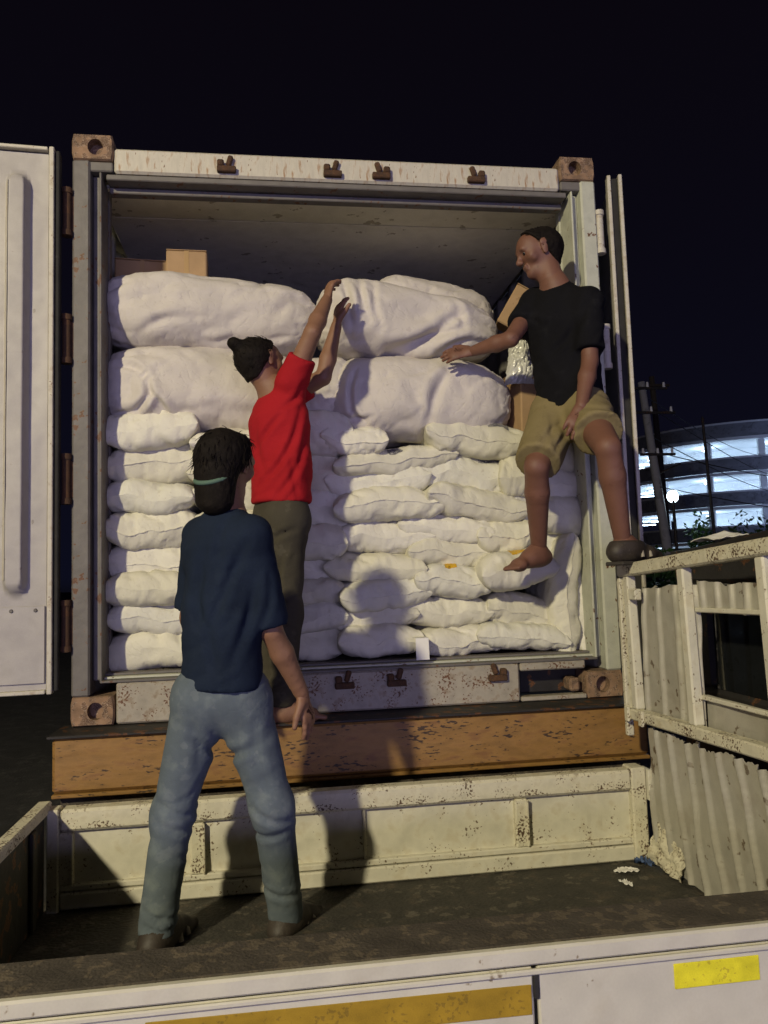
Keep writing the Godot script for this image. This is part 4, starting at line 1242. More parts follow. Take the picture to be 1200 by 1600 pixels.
# ------------------------------------------------------------------ people: tapered limbs joined as one distance field, meshed as surface nets
class Field:
	var o: Vector3
	var h: float
	var nx: int
	var ny: int
	var nz: int
	var f: PackedFloat32Array

	func _init(lo: Vector3, hi: Vector3, cell: float) -> void:
		o = lo
		h = cell
		nx = int((hi.x - lo.x) / h) + 2
		ny = int((hi.y - lo.y) / h) + 2
		nz = int((hi.z - lo.z) / h) + 2
		f.resize(nx * ny * nz)
		f.fill(1.0)

	# tapered capsule a-b, blended over k; thinner by s along n; kept on the inner side of the cuts [point, outward normal]; carve takes it away
	func cone(a: Vector3, b: Vector3, ra: float, rb: float, k := 0.03, n := Vector3.ZERO, s := 1.0, cuts := [], carve := false) -> void:
		var R := maxf(ra, rb) + k + h * 2.5
		var lo := ((a.min(b) - Vector3.ONE * R - o) / h).floor()
		var hi := ((a.max(b) + Vector3.ONE * R - o) / h).ceil()
		var ab := b - a
		var l2 := maxf(ab.length_squared(), 1e-9)
		var s2 := s * s - 1.0
		for z in range(maxi(0, int(lo.z)), mini(nz, int(hi.z) + 1)):
			for y in range(maxi(0, int(lo.y)), mini(ny, int(hi.y) + 1)):
				var i := (z * ny + y) * nx + maxi(0, int(lo.x))
				for x in range(maxi(0, int(lo.x)), mini(nx, int(hi.x) + 1)):
					var p := o + Vector3(x, y, z) * h
					var pa := p - a
					var t := clampf(pa.dot(ab) / l2, 0.0, 1.0)
					var q := pa - ab * t
					var d: float
					if s2 != 0.0:
						var qn := q.dot(n)
						d = sqrt(q.length_squared() + s2 * qn * qn)
					else:
						d = q.length()
					d -= lerpf(ra, rb, t)
					for c in cuts:
						d = maxf(d, (p - c[0]).dot(c[1]))
					var e := f[i]
					if carve:
						d = -d
						var g := maxf(k - absf(d - e), 0.0) / k
						f[i] = maxf(d, e) + g * g * k * 0.25
					else:
						var g := maxf(k - absf(d - e), 0.0) / k
						f[i] = minf(d, e) - g * g * k * 0.25
					i += 1

	func keep(point: Vector3, out: Vector3) -> void:
		for z in nz:
			for y in ny:
				for x in nx:
					var i := (z * ny + y) * nx + x
					f[i] = maxf(f[i], (o + Vector3(x, y, z) * h - point).dot(out))

	func mesh(v: PackedVector3Array, idx: PackedInt32Array, bump: Callable) -> void:
		var at := PackedInt32Array()
		at.resize(nx * ny * nz)
		at.fill(-1)
		var sy := nx
		var sz := nx * ny
		var offs := [0, 1, sy, sy + 1, sz, sz + 1, sz + sy, sz + sy + 1]
		var corner := [Vector3(0, 0, 0), Vector3(1, 0, 0), Vector3(0, 1, 0), Vector3(1, 1, 0), Vector3(0, 0, 1), Vector3(1, 0, 1), Vector3(0, 1, 1), Vector3(1, 1, 1)]
		var edges := [[0, 1], [2, 3], [4, 5], [6, 7], [0, 2], [1, 3], [4, 6], [5, 7], [0, 4], [1, 5], [2, 6], [3, 7]]
		var far := h * 2.6
		for z in nz - 1:
			for y in ny - 1:
				var i := (z * ny + y) * nx
				for x in nx - 1:
					if absf(f[i]) < far:
						var m := 0
						for k in 8:
							if f[i + offs[k]] < 0.0:
								m |= 1 << k
						if m != 0 and m != 255:
							var sum := Vector3.ZERO
							var cnt := 0
							for e in edges:
								var a: int = e[0]
								var b: int = e[1]
								if ((m >> a) & 1) != ((m >> b) & 1):
									var fa := f[i + offs[a]]
									var fb := f[i + offs[b]]
									sum += corner[a].lerp(corner[b], fa / (fa - fb))
									cnt += 1
							at[i] = v.size()
							var p := o + (Vector3(x, y, z) + sum / cnt) * h
							var g := Vector3(f[i + 1] - f[i], f[i + sy] - f[i], f[i + sz] - f[i]).normalized()
							g.y *= 0.25
							v.append(p + g * bump.call(p))
					i += 1
		for z in range(1, nz - 1):
			for y in range(1, ny - 1):
				var i := (z * ny + y) * nx + 1
				for x in range(1, nx - 1):
					if absf(f[i]) < far:
						var inside := f[i] < 0.0
						for ax in 3:
							var st: int = [1, sy, sz][ax]
							if (f[i + st] < 0.0) != inside:
								var u: int = [sy, sz, 1][ax]
								var w: int = [sz, 1, sy][ax]
								var a := at[i]
								var b := at[i - u]
								var c := at[i - u - w]
								var d := at[i - w]
								if a >= 0 and b >= 0 and c >= 0 and d >= 0:
									if inside:
										idx.append_array(PackedInt32Array([a, c, b, a, d, c]))
									else:
										idx.append_array(PackedInt32Array([a, b, c, a, c, d]))
					i += 1


func no_bump(_p: Vector3) -> float:
	return 0.0


func cloth_bump(amount: float, s: float, folds := []) -> Callable:
	# broad soft swells with thin furrows, and the drag folds [x0, y0, x1, y1, depth, width] that the pose pulls into the cloth
	return func(p: Vector3) -> float:
		var a := ridge.get_noise_3d(p.x * 2.6 + p.y * 2.2 + s, p.y * 4.5 - p.x * 3.0, p.z * 2.6)
		var d := amount * (0.3 - 1.3 * maxf(0.0, a - 0.35))
		var P := Vector2(p.x, p.y)
		for q in folds:
			var A := Vector2(q[0], q[1])
			var B := Vector2(q[2], q[3])
			var t := clampf((P - A).dot(B - A) / (B - A).length_squared(), 0.0, 1.0)
			var off := P - A.lerp(B, t) - (B - A).orthogonal() * 0.10 * sin(t * PI) * sin(s + q[0] * 20.0)
			var e: float = off.length() / q[5]
			if e < 4.0:
				var f: float = q[4] * (0.25 + 0.75 * sin(PI * clampf(t, 0.06, 0.94)))
				d += f * (-exp(-e * e) + 0.6 * exp(-pow((e - 1.9) / 1.1, 2.0)))
		return d


func hair_bump(s: float) -> Callable:
	return func(p: Vector3) -> float:
		return 0.0025 * ridge.get_noise_3d(p.x * 70.0 + s, p.y * 12.0, p.z * 70.0) + 0.0012 * soft.get_noise_3d(p.x * 40.0, p.y * 40.0, p.z * 40.0)


func local_folds(folds: Array, base: Vector3) -> Array:
	var out := []
	for q in folds:
		out.append([q[0] - base.x, q[1] - base.y, q[2] - base.x, q[3] - base.y, q[4], q[5]])
	return out


func hand(v: PackedVector3Array, idx: PackedInt32Array, w: Vector3, dir: Vector3, palm: Vector3, thumb: float, curl: float) -> void:
	# dir from wrist to knuckles, palm is the way the palm faces, thumb +1 or -1 says on which side the thumb sits
	dir = dir.normalized()
	palm = (palm - dir * palm.dot(dir)).normalized()
	var side := dir.cross(palm).normalized() * thumb
	var F := Field.new(w - Vector3.ONE * 0.15 + dir * 0.06, w + Vector3.ONE * 0.15 + dir * 0.06, 0.0042)
	F.cone(w - dir * 0.03, w + dir * 0.02, 0.025, 0.024, 0.01, palm, 1.25)
	F.cone(w + dir * 0.02, w + dir * 0.075, 0.029, 0.036, 0.012, palm, 2.3)
	for k in 4:
		var off := side * (0.030 - k * 0.0195)
		var L: float = [0.068, 0.076, 0.071, 0.056][k]
		var p := w + dir * (0.074 - absf(k - 1.3) * 0.004) + off
		var d := (dir + side * (0.10 - k * 0.065)).normalized()
		var r := 0.0098 if k < 3 else 0.0086
		for j in 3:
			d = (d + palm * curl * (0.75 + 0.25 * j)).normalized()
			var q: Vector3 = p + d * L * [0.46, 0.30, 0.26][j]
			F.cone(p, q, r, r * 0.93, 0.006)
			p = q
			r *= 0.92
	var tb := w + dir * 0.022 + side * 0.024
	var td := (dir * 0.75 + side * 0.65 + palm * 0.25).normalized()
	F.cone(tb, tb + td * 0.045, 0.0145, 0.0115, 0.012)
	var td2 := (td + dir * 0.4 + palm * curl * 0.6).normalized()
	F.cone(tb + td * 0.045, tb + td * 0.045 + td2 * 0.032, 0.0112, 0.009, 0.006)
	F.mesh(v, idx, no_bump)


func head_shape(F: Field, c: Vector3, fw: Vector3, up: Vector3, sd: Vector3) -> void:
	F.cone(c - fw * 0.030 + up * 0.022, c + fw * 0.026 + up * 0.028, 0.079, 0.072, 0.02, sd, 1.10)
	F.cone(c + fw * 0.022 - up * 0.010, c + fw * 0.040 - up * 0.070, 0.062, 0.040, 0.03, sd, 1.06)
	F.cone(c + fw * 0.052 - up * 0.088, c + fw * 0.066 - up * 0.090, 0.024, 0.018, 0.03)
	F.cone(c + fw * 0.092 + up * 0.008, c + fw * 0.110 - up * 0.024, 0.008, 0.012, 0.012)
	F.cone(c + fw * 0.100 - up * 0.030 - sd * 0.011, c + fw * 0.100 - up * 0.030 + sd * 0.011, 0.009, 0.009, 0.008)
	F.cone(c + fw * 0.082 + up * 0.022 - sd * 0.034, c + fw * 0.082 + up * 0.022 + sd * 0.034, 0.014, 0.014, 0.02)
	F.cone(c + fw * 0.086 - up * 0.050 - sd * 0.014, c + fw * 0.085 - up * 0.050 + sd * 0.012, 0.0085, 0.0085, 0.008)
	F.cone(c + fw * 0.083 - up * 0.062 - sd * 0.012, c + fw * 0.081 - up * 0.061 + sd * 0.010, 0.0085, 0.0085, 0.008)
	for s in [-1.0, 1.0]:
		F.cone(c + fw * 0.098 + up * 0.003 + sd * s * 0.032, c + fw * 0.098 + up * 0.003 + sd * s * 0.034, 0.014, 0.014, 0.014, Vector3.ZERO, 1.0, [], true)
		F.cone(c + fw * 0.055 - up * 0.020 + sd * s * 0.045, c + fw * 0.050 - up * 0.028 + sd * s * 0.045, 0.020, 0.018, 0.02)
		F.cone(c - fw * 0.006 + up * 0.016 + sd * s * 0.076, c - fw * 0.002 - up * 0.022 + sd * s * 0.072, 0.021, 0.013, 0.006, sd, 2.6)
		F.cone(c + fw * 0.004 + up * 0.002 + sd * s * 0.084, c + fw * 0.004 - up * 0.006 + sd * s * 0.084, 0.008, 0.007, 0.004, Vector3.ZERO, 1.0, [], true)


func person(label: String, joints: Dictionary, o: Dictionary) -> void:
	var base: Vector3 = o.base
	var w0: float = o.build
	var t := thing("person", label, "person", base)
	var J := {}
	var lo := Vector3.ONE * 99.0
	var hi := -Vector3.ONE * 99.0
	for k in joints:
		J[k] = joints[k] - base
		lo = lo.min(J[k])
		hi = hi.max(J[k])
	var fr: Vector3 = o.front.normalized()
	var fw: Vector3 = o.face.normalized()
	var up: Vector3 = o.up
	up = (up - fw * up.dot(fw)).normalized()
	var sd := fw.cross(up).normalized()
	var c: Vector3 = J.head
	var mid: Vector3 = (J.lsh + J.rsh) * 0.5
	# --- skin: one surface from head to feet
	var v := PackedVector3Array()
	var idx := PackedInt32Array()
	var F := Field.new(lo - Vector3.ONE * 0.15, hi + Vector3.ONE * 0.15, 0.012)
	F.cone(J.neck, c - up * 0.05 - fw * 0.012, 0.058, 0.052, 0.03)
	F.cone(J.neck - up * 0.03, J.chest, 0.06, 0.13 * w0, 0.05, fr, 1.3)
	F.cone(J.chest, J.belly, 0.135 * w0, 0.122 * w0, 0.05, fr, 1.4)
	F.cone(J.belly, J.pelvis, 0.122 * w0, 0.13 * w0, 0.05, fr, 1.3)
	F.cone(J.lsh, J.rsh, 0.055, 0.055, 0.05)
	F.cone(J.lhip, J.rhip, 0.09, 0.09, 0.05)
	for s in ["l", "r"]:
		var sh: Vector3 = J[s + "sh"]
		var el: Vector3 = J[s + "el"]
		var wr: Vector3 = J[s + "wr"]
		F.cone(sh, el, 0.049, 0.036, 0.02)
		F.cone(el, el.lerp(wr, 0.35), 0.035, 0.038, 0.012)
		F.cone(el.lerp(wr, 0.35), wr, 0.038, 0.025, 0.012)
		var lw: float = 0.8 if o[s + "leg"] >= 1.0 else 1.0
		var hp: Vector3 = J[s + "hip"]
		var kn: Vector3 = J[s + "kn"]
		var an: Vector3 = J[s + "an"]
		F.cone(hp, kn, 0.084 * lw, 0.053 * lw, 0.03)
		F.cone(kn, kn.lerp(an, 0.3), 0.050 * lw, 0.052 * lw, 0.010)
		F.cone(kn.lerp(an, 0.3), an, 0.052 * lw, 0.034, 0.015)
	F.mesh(v, idx, no_bump)
	var H := Field.new(c - Vector3.ONE * 0.155, c + Vector3.ONE * 0.145, 0.0045)
	head_shape(H, c, fw, up, sd)
	H.cone(c - up * 0.05 - fw * 0.015, J.neck.lerp(c, 0.2), 0.054, 0.056, 0.03)
	H.mesh(v, idx, no_bump)
	for s in ["l", "r"]:
		var hd: Array = o[s + "hand"]
		hand(v, idx, J[s + "wr"], J[s + "hand"] - J[s + "wr"], hd[0], hd[1], hd[2])
		var toe: Vector3 = o[s + "toe"]
		var an: Vector3 = J[s + "an"]
		var ft := Field.new(an - Vector3(0.27, 0.13, 0.27), an + Vector3(0.27, 0.08, 0.27), 0.007)
		foot(ft, an, toe, 0.0, o.get(s + "drop", 0.075))
		ft.mesh(v, idx, no_bump)
	put("body", smooth_mesh(v, idx), o.skin, t)
	for s in [-1.0, 1.0]:
		var e := SphereMesh.new()
		e.radius = 0.009
		e.height = 0.018
		e.radial_segments = 12
		e.rings = 8
		var en := put("eye", e, M.eye, t)
		en.position = c + fw * 0.080 + up * 0.003 + sd * s * 0.032
	# --- shirt
	v = PackedVector3Array()
	idx = PackedInt32Array()
	F = Field.new((J.pelvis.min(J.lsh).min(J.rsh).min(J.lel).min(J.rel)) - Vector3.ONE * 0.24, (J.neck.max(J.lsh).max(J.rsh).max(J.lel).max(J.rel)) + Vector3.ONE * 0.16, 0.0095)
	var hem: Vector3 = J.pelvis + Vector3(0, o.hem, 0)
	var down: Vector3 = (J.pelvis - J.belly).normalized()
	var hemcut := [[hem, down]]
	F.cone(mid.lerp(J.neck, 0.55), J.chest, (0.075) * w0, (0.152) * w0, 0.06, fr, 1.35)
	F.cone(J.chest, J.belly, (0.152) * w0, (0.140 + o.loose) * w0, 0.06, fr, 1.32, hemcut)
	F.cone(J.belly, hem + down * 0.12, (0.140 + o.loose) * w0, (0.162 + o.loose) * w0, 0.06, fr, 1.22, hemcut)
	F.cone(J.lsh, J.rsh, 0.068 * w0, 0.068 * w0, 0.05)
	for s in ["l", "r"]:
		var sh: Vector3 = J[s + "sh"]
		var el: Vector3 = J[s + "el"]
		var fe: float = o[s + "sleeve"]
		var end := sh.lerp(el, fe)
		F.cone(sh, el + (el - sh) * 0.2, 0.068 * w0, 0.058 * w0 + o.loose, 0.03, Vector3.ZERO, 1.0, [[end, (el - sh).normalized()]])
	# neck opening
	F.cone(J.neck + up * 0.045, c + up * 0.03, 0.060, 0.13, 0.008, Vector3.ZERO, 1.0, [], true)
	F.mesh(v, idx, cloth_bump(0.007, o.seed, local_folds(o.folds, base)))
	var shirt := put("shirt", smooth_mesh(v, idx), o.shirt, t)
	shirt.set_meta("label", o.shirt_label)
	# --- trousers or shorts
	v = PackedVector3Array()
	idx = PackedInt32Array()
	var lo2: Vector3 = J.lhip.min(J.rhip).min(J.lkn).min(J.rkn).min(J.lan).min(J.ran)
	var hi2: Vector3 = J.pelvis.max(J.lhip).max(J.rhip).max(J.lkn).max(J.rkn)
	F = Field.new(lo2 - Vector3.ONE * 0.17, hi2 + Vector3.ONE * 0.20, 0.0105)
	var waist := [[J.pelvis - down * 0.06, -down]]
	F.cone(J.pelvis - down * 0.12, J.pelvis + down * 0.02, (0.128) * w0, (0.138) * w0, 0.04, fr, 1.26, waist)
	F.cone(J.lhip, J.rhip, 0.096 * w0, 0.096 * w0, 0.05)
	for s in ["l", "r"]:
		var hp: Vector3 = J[s + "hip"]
		var kn: Vector3 = J[s + "kn"]
		var an: Vector3 = J[s + "an"]
		var w: float = o.leg_width
		if o[s + "leg"] < 1.0:
			var end := hp.lerp(kn, o[s + "leg"])
			F.cone(hp, kn + (kn - hp) * 0.2, 0.108, 0.082 + w, 0.04, Vector3.ZERO, 1.0, [[end, (kn - hp).normalized()]])
		else:
			F.cone(hp, kn, 0.100 * w0, 0.066 * w0 + w, 0.05)
			F.cone(kn, an + (an - kn) * 0.3, 0.066 * w0 + w, 0.056 * w0 + w, 0.04, Vector3.ZERO, 1.0, [[an + (an - kn).normalized() * o.cuff, (an - kn).normalized()]])
	F.mesh(v, idx, cloth_bump(0.006, o.seed + 5.0, local_folds(o.leg_folds, base)))
	put("shorts" if o.lleg < 1.0 else "trousers", smooth_mesh(v, idx), o.legs, t).set_meta("label", o.legs_label)
	# --- hair
	v = PackedVector3Array()
	idx = PackedInt32Array()
	F = Field.new(c - Vector3.ONE * 0.20, c + Vector3.ONE * 0.19, 0.0055)
	var th: float = o.hair
	F.cone(c - fw * 0.030 + up * 0.022, c + fw * 0.026 + up * 0.028, 0.079 + th, 0.074 + th, 0.02, sd, 1.08)
	F.cone(c - fw * 0.040 - up * 0.0, c - fw * 0.030 - up * 0.055, 0.062 + th, 0.050 + th * 0.5, 0.03, sd, 1.0)
	var lift: float = o.hairline
	F.keep(c + fw * 0.018 + up * lift, (fw * 1.0 - up * 0.55).normalized())
	F.keep(c - up * 0.085, -up)
	for b in o.get("locks", []):
		F.cone(c + fw * b[0] + up * b[1] + sd * b[2], c + fw * b[3] + up * b[4] + sd * b[5], b[6], b[7], 0.02)
	F.mesh(v, idx, hair_bump(o.seed))
	var hair := put("hair", smooth_mesh(v, idx), M.hair, t)
	put("loose_strands", strands(c, fw, up, sd, th, lift, o.comb, o.seed), M.hair, hair)
	if o.has("band"):
		var st := begin()
		var bc: Vector3 = c + fw * o.band[0] + up * o.band[1]
		var ba: Vector3 = (up * 0.85 - fw * 0.5).normalized()
		var bs := sd
		var bu := bs.cross(ba).normalized()
		var pts := []
		for k in 25:
			var a := TAU * k / 24.0
			pts.append(bc + (bs * cos(a) + bu * sin(a)) * o.band[2])
		tube(st, pts, [0.008], 8, false)
		done("hair_band", st, M.green_band, hair)
	# --- shoes
	for s in ["l", "r"]:
		if o.get(s + "shoe", false):
			var an: Vector3 = J[s + "an"]
			v = PackedVector3Array()
			idx = PackedInt32Array()
			F = Field.new(an - Vector3(0.28, 0.15, 0.28), an + Vector3(0.28, 0.10, 0.28), 0.008)
			foot(F, an, o[s + "toe"], 0.010, o.get(s + "drop", 0.075))
			F.keep(an + Vector3(0, 0.0, 0), Vector3.UP)
			F.mesh(v, idx, cloth_bump(0.003, 2.0))
			var sh := put("shoe", smooth_mesh(v, idx), M.shoe, t)
			var tv: Vector3 = o[s + "toe"].normalized()
			var flat := Basis(tv.cross(Vector3.UP).normalized(), Vector3.UP, -tv)
			var sv := tv.cross(Vector3.UP).normalized()
			var dr: float = o.get(s + "drop", 0.075)
			for q in [0.055, 0.105]:
				var arc := []
				for k in 9:
					var a := PI * k / 8.0
					arc.append(an + tv * q + sv * cos(a) * 0.052 + Vector3(0, -dr + 0.012 + sin(a) * (0.078 - q * 0.32), 0))
				rod("strap", arc, [0.008], M.strap, sh, 8)
			block("sole", an + tv * 0.075 - Vector3(0, o.get(s + "drop", 0.075) + 0.012, 0), Vector3(0.092, 0.016, 0.27), M.sole, sh, 0.006, flat)


# fine strands combed over the hair towards one point, some of them flying
func strands(c: Vector3, fw: Vector3, up: Vector3, sd: Vector3, th: float, lift: float, comb: Array, s: float) -> ArrayMesh:
	var g := RandomNumberGenerator.new()
	g.seed = int(s * 100.0)
	var target: Vector3 = c + fw * comb[0] + up * comb[1] + sd * comb[2]
	var cut := (fw - up * 0.55).normalized()
	var st := begin()
	var n: int = comb[4]
	while n > 0:
		var d := Vector3(g.randfn(), g.randfn(), g.randfn()).normalized()
		var p: Vector3 = c - fw * 0.004 + up * 0.022 + fw * d.x * (0.104 + th) + up * d.y * (0.078 + th) + sd * d.z * (0.072 + th)
		if (p - (c + fw * 0.018 + up * lift)).dot(cut) > 0.004 or (p - c).dot(up) < -0.08:
			continue
		n -= 1
		var nn: Vector3 = (fw * d.x + up * d.y + sd * d.z).normalized()
		var t := target - p
		t = (t - nn * t.dot(nn) * comb[5]).normalized()
		var L: float = comb[3] * g.randf_range(0.5, 1.2)
		var fly := 0.35 if g.randf() < 0.14 else 0.06
		var w := Vector3(g.randfn(), g.randfn(), g.randfn()) * 0.09
		var pts := []
		for k in [0.5, 1.0]:
			var x: Vector3 = p + (t + w * (1.0 + k)).normalized() * L * k - c + fw * 0.004 - up * 0.022
			var e := Vector3(x.dot(fw) / (0.104 + th), x.dot(up) / (0.078 + th), x.dot(sd) / (0.072 + th))
			if comb[5] > 0.9:
				e *= (1.0 + 0.02 * k + fly * k * 0.35) / maxf(e.length(), 0.5) if x.dot(up) > -0.03 else 1.0
			pts.append(c - fw * 0.004 + up * 0.022 + fw * e.x * (0.104 + th) + up * e.y * (0.078 + th) + sd * e.z * (0.072 + th))
		var q: Vector3 = pts[0]
		var r: Vector3 = pts[1]
		tube(st, [p - nn * 0.003, q, r], [0.0017, 0.0015, 0.0005], 4, false)
	return st.commit()


func foot(F: Field, an: Vector3, toe: Vector3, r: float, drop: float) -> void:
	# from the ankle over the instep to the toes; drop is the ankle's height above the sole
	var d := toe.normalized()
	var s := d.cross(Vector3.UP).normalized()
	var heel := an - d * 0.035 - Vector3(0, drop - 0.034, 0)
	var ball := an + d * 0.125 - Vector3(0, drop - 0.024, 0)
	F.cone(an, an - Vector3(0, 0.035, 0), 0.036 + r, 0.040 + r, 0.03)
	F.cone(heel, an + d * 0.05 - Vector3(0, drop - 0.040, 0), 0.034 + r, 0.036 + r, 0.03)
	F.cone(an + d * 0.03 - Vector3(0, 0.02, 0), ball, 0.036 + r, 0.026 + r, 0.04)
	F.cone(ball - s * 0.018, ball + s * 0.018, 0.025 + r, 0.025 + r, 0.02)
	for k in 5:
		var b := ball + s * (0.030 - k * 0.015)
		F.cone(b, b + d * (0.055 - k * 0.006) - Vector3(0, 0.008, 0), 0.013 + r, 0.010 + r, 0.008 + r)


func people() -> void:
	person("man in dark blue T-shirt and faded jeans walking on the truck bed", {"head": Vector3(-0.509, 2.366, 0.860), "neck": Vector3(-0.514, 2.210, 0.860), "chest": Vector3(-0.523, 2.080, 0.870), "belly": Vector3(-0.530, 1.879, 0.870), "pelvis": Vector3(-0.537, 1.676, 0.870), "lsh": Vector3(-0.600, 2.137, 0.780), "rsh": Vector3(-0.430, 2.127, 0.950), "lel": Vector3(-0.647, 1.866, 0.720), "lwr": Vector3(-0.621, 1.687, 0.560), "lhand": Vector3(-0.600, 1.606, 0.500), "rel": Vector3(-0.376, 1.825, 0.920), "rwr": Vector3(-0.281, 1.608, 0.840), "rhand": Vector3(-0.255, 1.506, 0.820), "lhip": Vector3(-0.599, 1.619, 0.870), "rhip": Vector3(-0.473, 1.612, 0.870), "lkn": Vector3(-0.700, 1.246, 0.800), "lan": Vector3(-0.747, 0.920, 0.820), "rkn": Vector3(-0.383, 1.261, 0.860), "ran": Vector3(-0.349, 0.895, 0.750)}, {
		"base": Vector3(-0.55, BED, 0.80), "front": Vector3(0.62, 0, -0.78), "face": Vector3(0.52, -0.08, -0.85), "up": Vector3(0.02, 1, 0.03), "skin": M.skin,
		"lhand": [Vector3(0.9, 0, 0.2), 1.0, 0.25], "rhand": [Vector3(-0.8, -0.2, -0.5), -1.0, 0.16], "ltoe": Vector3(0.35, 0, -0.94), "rtoe": Vector3(0.5, 0, -0.86), "ldrop": 0.085, "rdrop": 0.085, "lshoe": true, "rshoe": true,
		"hem": -0.03, "loose": 0.010, "lsleeve": 0.9, "rsleeve": 0.96, "shirt": M.navy, "shirt_label": "dark blue T-shirt", "seed": 1.0, "build": 0.86, "folds": [[-0.448, 2.100, -0.560, 1.844, 0.008, 0.014], [-0.577, 2.083, -0.599, 1.806, 0.008, 0.014], [-0.420, 1.998, -0.503, 1.723, 0.009, 0.014], [-0.617, 1.945, -0.542, 1.706, 0.007, 0.014], [-0.496, 2.202, -0.528, 2.041, 0.005, 0.012], [-0.380, 1.997, -0.413, 1.828, 0.006, 0.010]], "leg_folds": [[-0.632, 1.498, -0.534, 1.402, 0.010, 0.014], [-0.452, 1.467, -0.544, 1.392, 0.010, 0.014], [-0.733, 1.297, -0.615, 1.249, 0.008, 0.010], [-0.737, 1.238, -0.626, 1.201, 0.008, 0.010], [-0.743, 1.171, -0.656, 1.115, 0.006, 0.010], [-0.445, 1.276, -0.325, 1.228, 0.009, 0.011], [-0.453, 1.188, -0.335, 1.199, 0.007, 0.010], [-0.783, 0.982, -0.687, 0.944, 0.008, 0.009], [-0.777, 0.934, -0.697, 0.913, 0.008, 0.009], [-0.420, 0.998, -0.300, 0.968, 0.008, 0.009], [-0.632, 1.578, -0.614, 1.397, 0.006, 0.014], [-0.431, 1.546, -0.394, 1.342, 0.006, 0.014]],
		"lleg": 1.0, "rleg": 1.0, "leg_width": 0.006, "cuff": 0.035, "legs": M.denim, "legs_label": "faded blue jeans",
		"hair": 0.014, "hairline": 0.052, "locks": [[-0.060, -0.05, 0.012, -0.058, -0.125, 0.012, 0.058, 0.052], [-0.060, -0.05, -0.012, -0.058, -0.12, -0.012, 0.056, 0.050]], "comb": [-0.06, -0.16, 0.0, 0.07, 700, 1.0], "band": [-0.066, -0.052, 0.0605]})
	person("man in red T-shirt with a hair bun reaching up to the bale", {"head": Vector3(-0.404, 2.923, 0.100), "neck": Vector3(-0.357, 2.798, 0.100), "chest": Vector3(-0.332, 2.663, 0.100), "belly": Vector3(-0.325, 2.467, 0.100), "pelvis": Vector3(-0.329, 2.273, 0.100), "rsh": Vector3(-0.276, 2.817, 0.180), "lsh": Vector3(-0.283, 2.820, -0.060), "rel": Vector3(-0.188, 3.007, 0.270), "rwr": Vector3(-0.114, 3.199, 0.140), "rhand": Vector3(-0.091, 3.300, 0.090), "lel": Vector3(-0.131, 2.883, 0.020), "lwr": Vector3(-0.063, 3.132, 0.000), "lhand": Vector3(-0.047, 3.236, -0.020), "rhip": Vector3(-0.315, 2.227, 0.160), "lhip": Vector3(-0.352, 2.236, 0.050), "rkn": Vector3(-0.323, 1.841, 0.180), "ran": Vector3(-0.346, 1.468, 0.120), "lkn": Vector3(-0.376, 1.839, 0.080), "lan": Vector3(-0.410, 1.468, 0.060)}, {
		"base": Vector3(-0.36, DECK, 0.09), "front": Vector3(0.80, 0, -0.60), "face": Vector3(0.80, 0.02, -0.60), "up": Vector3(-0.34, 0.92, 0.05), "skin": M.skin,
		"lhand": [Vector3(0.9, 0.1, -0.4), -1.0, 0.25], "rhand": [Vector3(0.85, 0.1, -0.5), 1.0, 0.45], "ltoe": Vector3(1, 0, -0.1), "rtoe": Vector3(1, 0, 0.02),
		"hem": 0.035, "loose": 0.006, "lsleeve": 0.55, "rsleeve": 0.52, "shirt": M.red, "shirt_label": "bright red T-shirt", "seed": 2.0, "build": 0.92, "folds": [[-0.241, 2.697, -0.420, 2.373, 0.010, 0.012], [-0.322, 2.670, -0.430, 2.534, 0.008, 0.011], [-0.221, 2.615, -0.355, 2.319, 0.008, 0.012], [-0.429, 2.643, -0.393, 2.426, 0.006, 0.012], [-0.222, 2.807, -0.321, 2.697, 0.008, 0.011], [-0.298, 2.533, -0.263, 2.304, 0.006, 0.012]], "leg_folds": [[-0.278, 2.187, -0.386, 2.135, 0.008, 0.011], [-0.297, 1.918, -0.391, 1.842, 0.009, 0.012], [-0.287, 1.772, -0.379, 1.802, 0.008, 0.010], [-0.304, 1.575, -0.384, 1.553, 0.008, 0.009], [-0.320, 2.107, -0.337, 1.893, 0.006, 0.012]],
		"lleg": 1.0, "rleg": 1.0, "leg_width": 0.006, "cuff": 0.0, "legs": M.olive, "legs_label": "dark olive trousers",
		"hair": 0.010, "hairline": 0.050, "comb": [-0.115, 0.08, 0.0, 0.06, 600, 1.0], "locks": [[-0.112, 0.062, 0.0, -0.130, 0.070, 0.0, 0.030, 0.027]]})
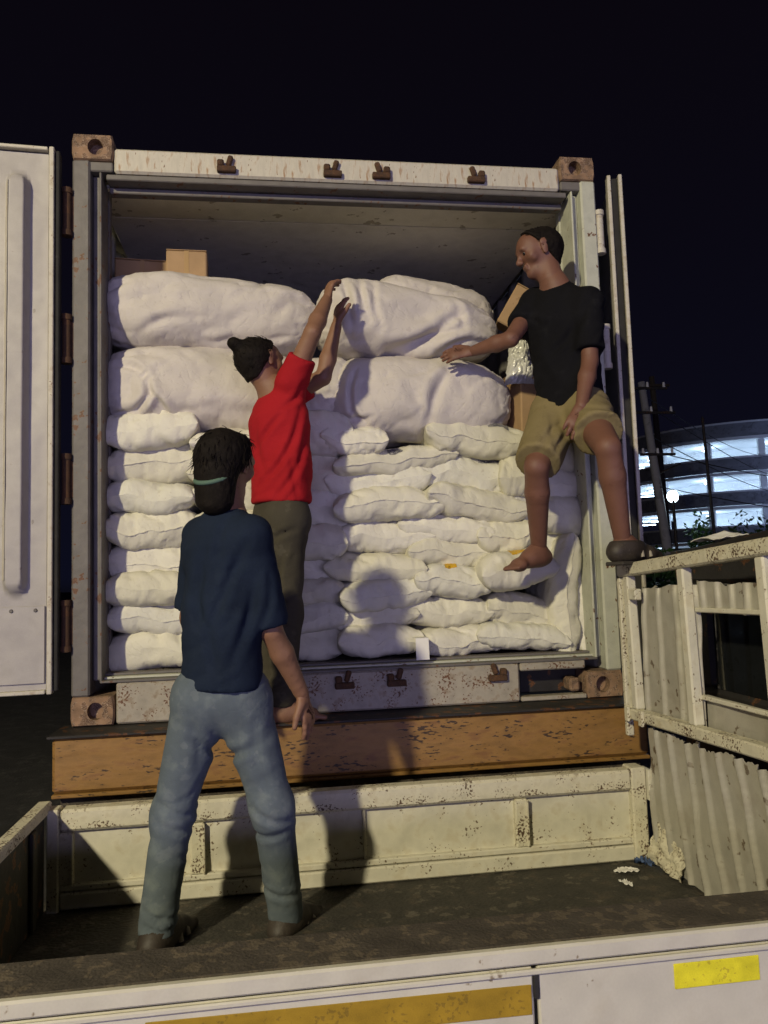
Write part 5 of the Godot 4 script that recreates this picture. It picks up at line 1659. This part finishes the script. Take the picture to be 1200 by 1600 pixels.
	person("man in black T-shirt and khaki shorts straddling from sacks to truck", {"head": Vector3(0.870, 3.450, 0.120), "neck": Vector3(0.928, 3.286, 0.140), "chest": Vector3(0.940, 3.112, 0.130), "belly": Vector3(0.963, 2.915, 0.140), "pelvis": Vector3(0.969, 2.734, 0.160), "lsh": Vector3(1.030, 3.160, 0.260), "rsh": Vector3(0.883, 3.252, 0.000), "lel": Vector3(1.009, 2.885, 0.300), "lwr": Vector3(0.924, 2.669, 0.380), "lhand": Vector3(0.883, 2.592, 0.400), "rel": Vector3(0.700, 3.022, 0.170), "rwr": Vector3(0.562, 3.010, 0.020), "rhand": Vector3(0.494, 3.006, 0.000), "rhip": Vector3(0.911, 2.694, 0.100), "lhip": Vector3(1.007, 2.677, 0.220), "rkn": Vector3(0.737, 2.423, 0.320), "ran": Vector3(0.801, 2.084, 0.120), "lkn": Vector3(0.954, 2.463, 0.550), "lan": Vector3(1.040, 2.098, 0.450)}, {
		"base": Vector3(0.92, 1.95, 0.25), "front": Vector3(-0.72, 0, 0.69), "face": Vector3(-0.93, -0.28, -0.05), "up": Vector3(-0.20, 1, 0.0), "skin": M.skin_dark,
		"lhand": [Vector3(0.1, -0.3, -0.9), 1.0, 0.22], "rhand": [Vector3(0.1, -0.5, -0.8), -1.0, 0.22], "ltoe": Vector3(0.55, 0, -0.25), "rtoe": Vector3(-0.75, -0.12, 0.35), "ldrop": 0.08, "lshoe": true,
		"hem": -0.04, "loose": 0.004, "lsleeve": 0.82, "rsleeve": 0.62, "shirt": M.black, "shirt_label": "black T-shirt", "seed": 3.0, "build": 0.98, "folds": [[0.999, 3.134, 0.839, 2.927, 0.008, 0.014], [1.083, 3.017, 0.948, 2.753, 0.007, 0.014], [0.818, 3.101, 0.863, 2.811, 0.006, 0.014], [0.762, 3.159, 0.846, 3.072, 0.007, 0.011]], "leg_folds": [[0.893, 2.628, 0.741, 2.488, 0.010, 0.013], [0.923, 2.656, 1.100, 2.656, 0.010, 0.012], [0.836, 2.656, 0.800, 2.516, 0.008, 0.012], [1.016, 2.741, 1.131, 2.684, 0.008, 0.011], [0.904, 2.571, 0.797, 2.460, 0.007, 0.011]],
		"lleg": 0.62, "rleg": 0.92, "leg_width": 0.012, "cuff": 0.0, "legs": M.khaki, "legs_label": "khaki shorts",
		"hair": 0.008, "hairline": 0.040, "comb": [0.5, 0.3, 0.0, 0.014, 700, 0.3]})
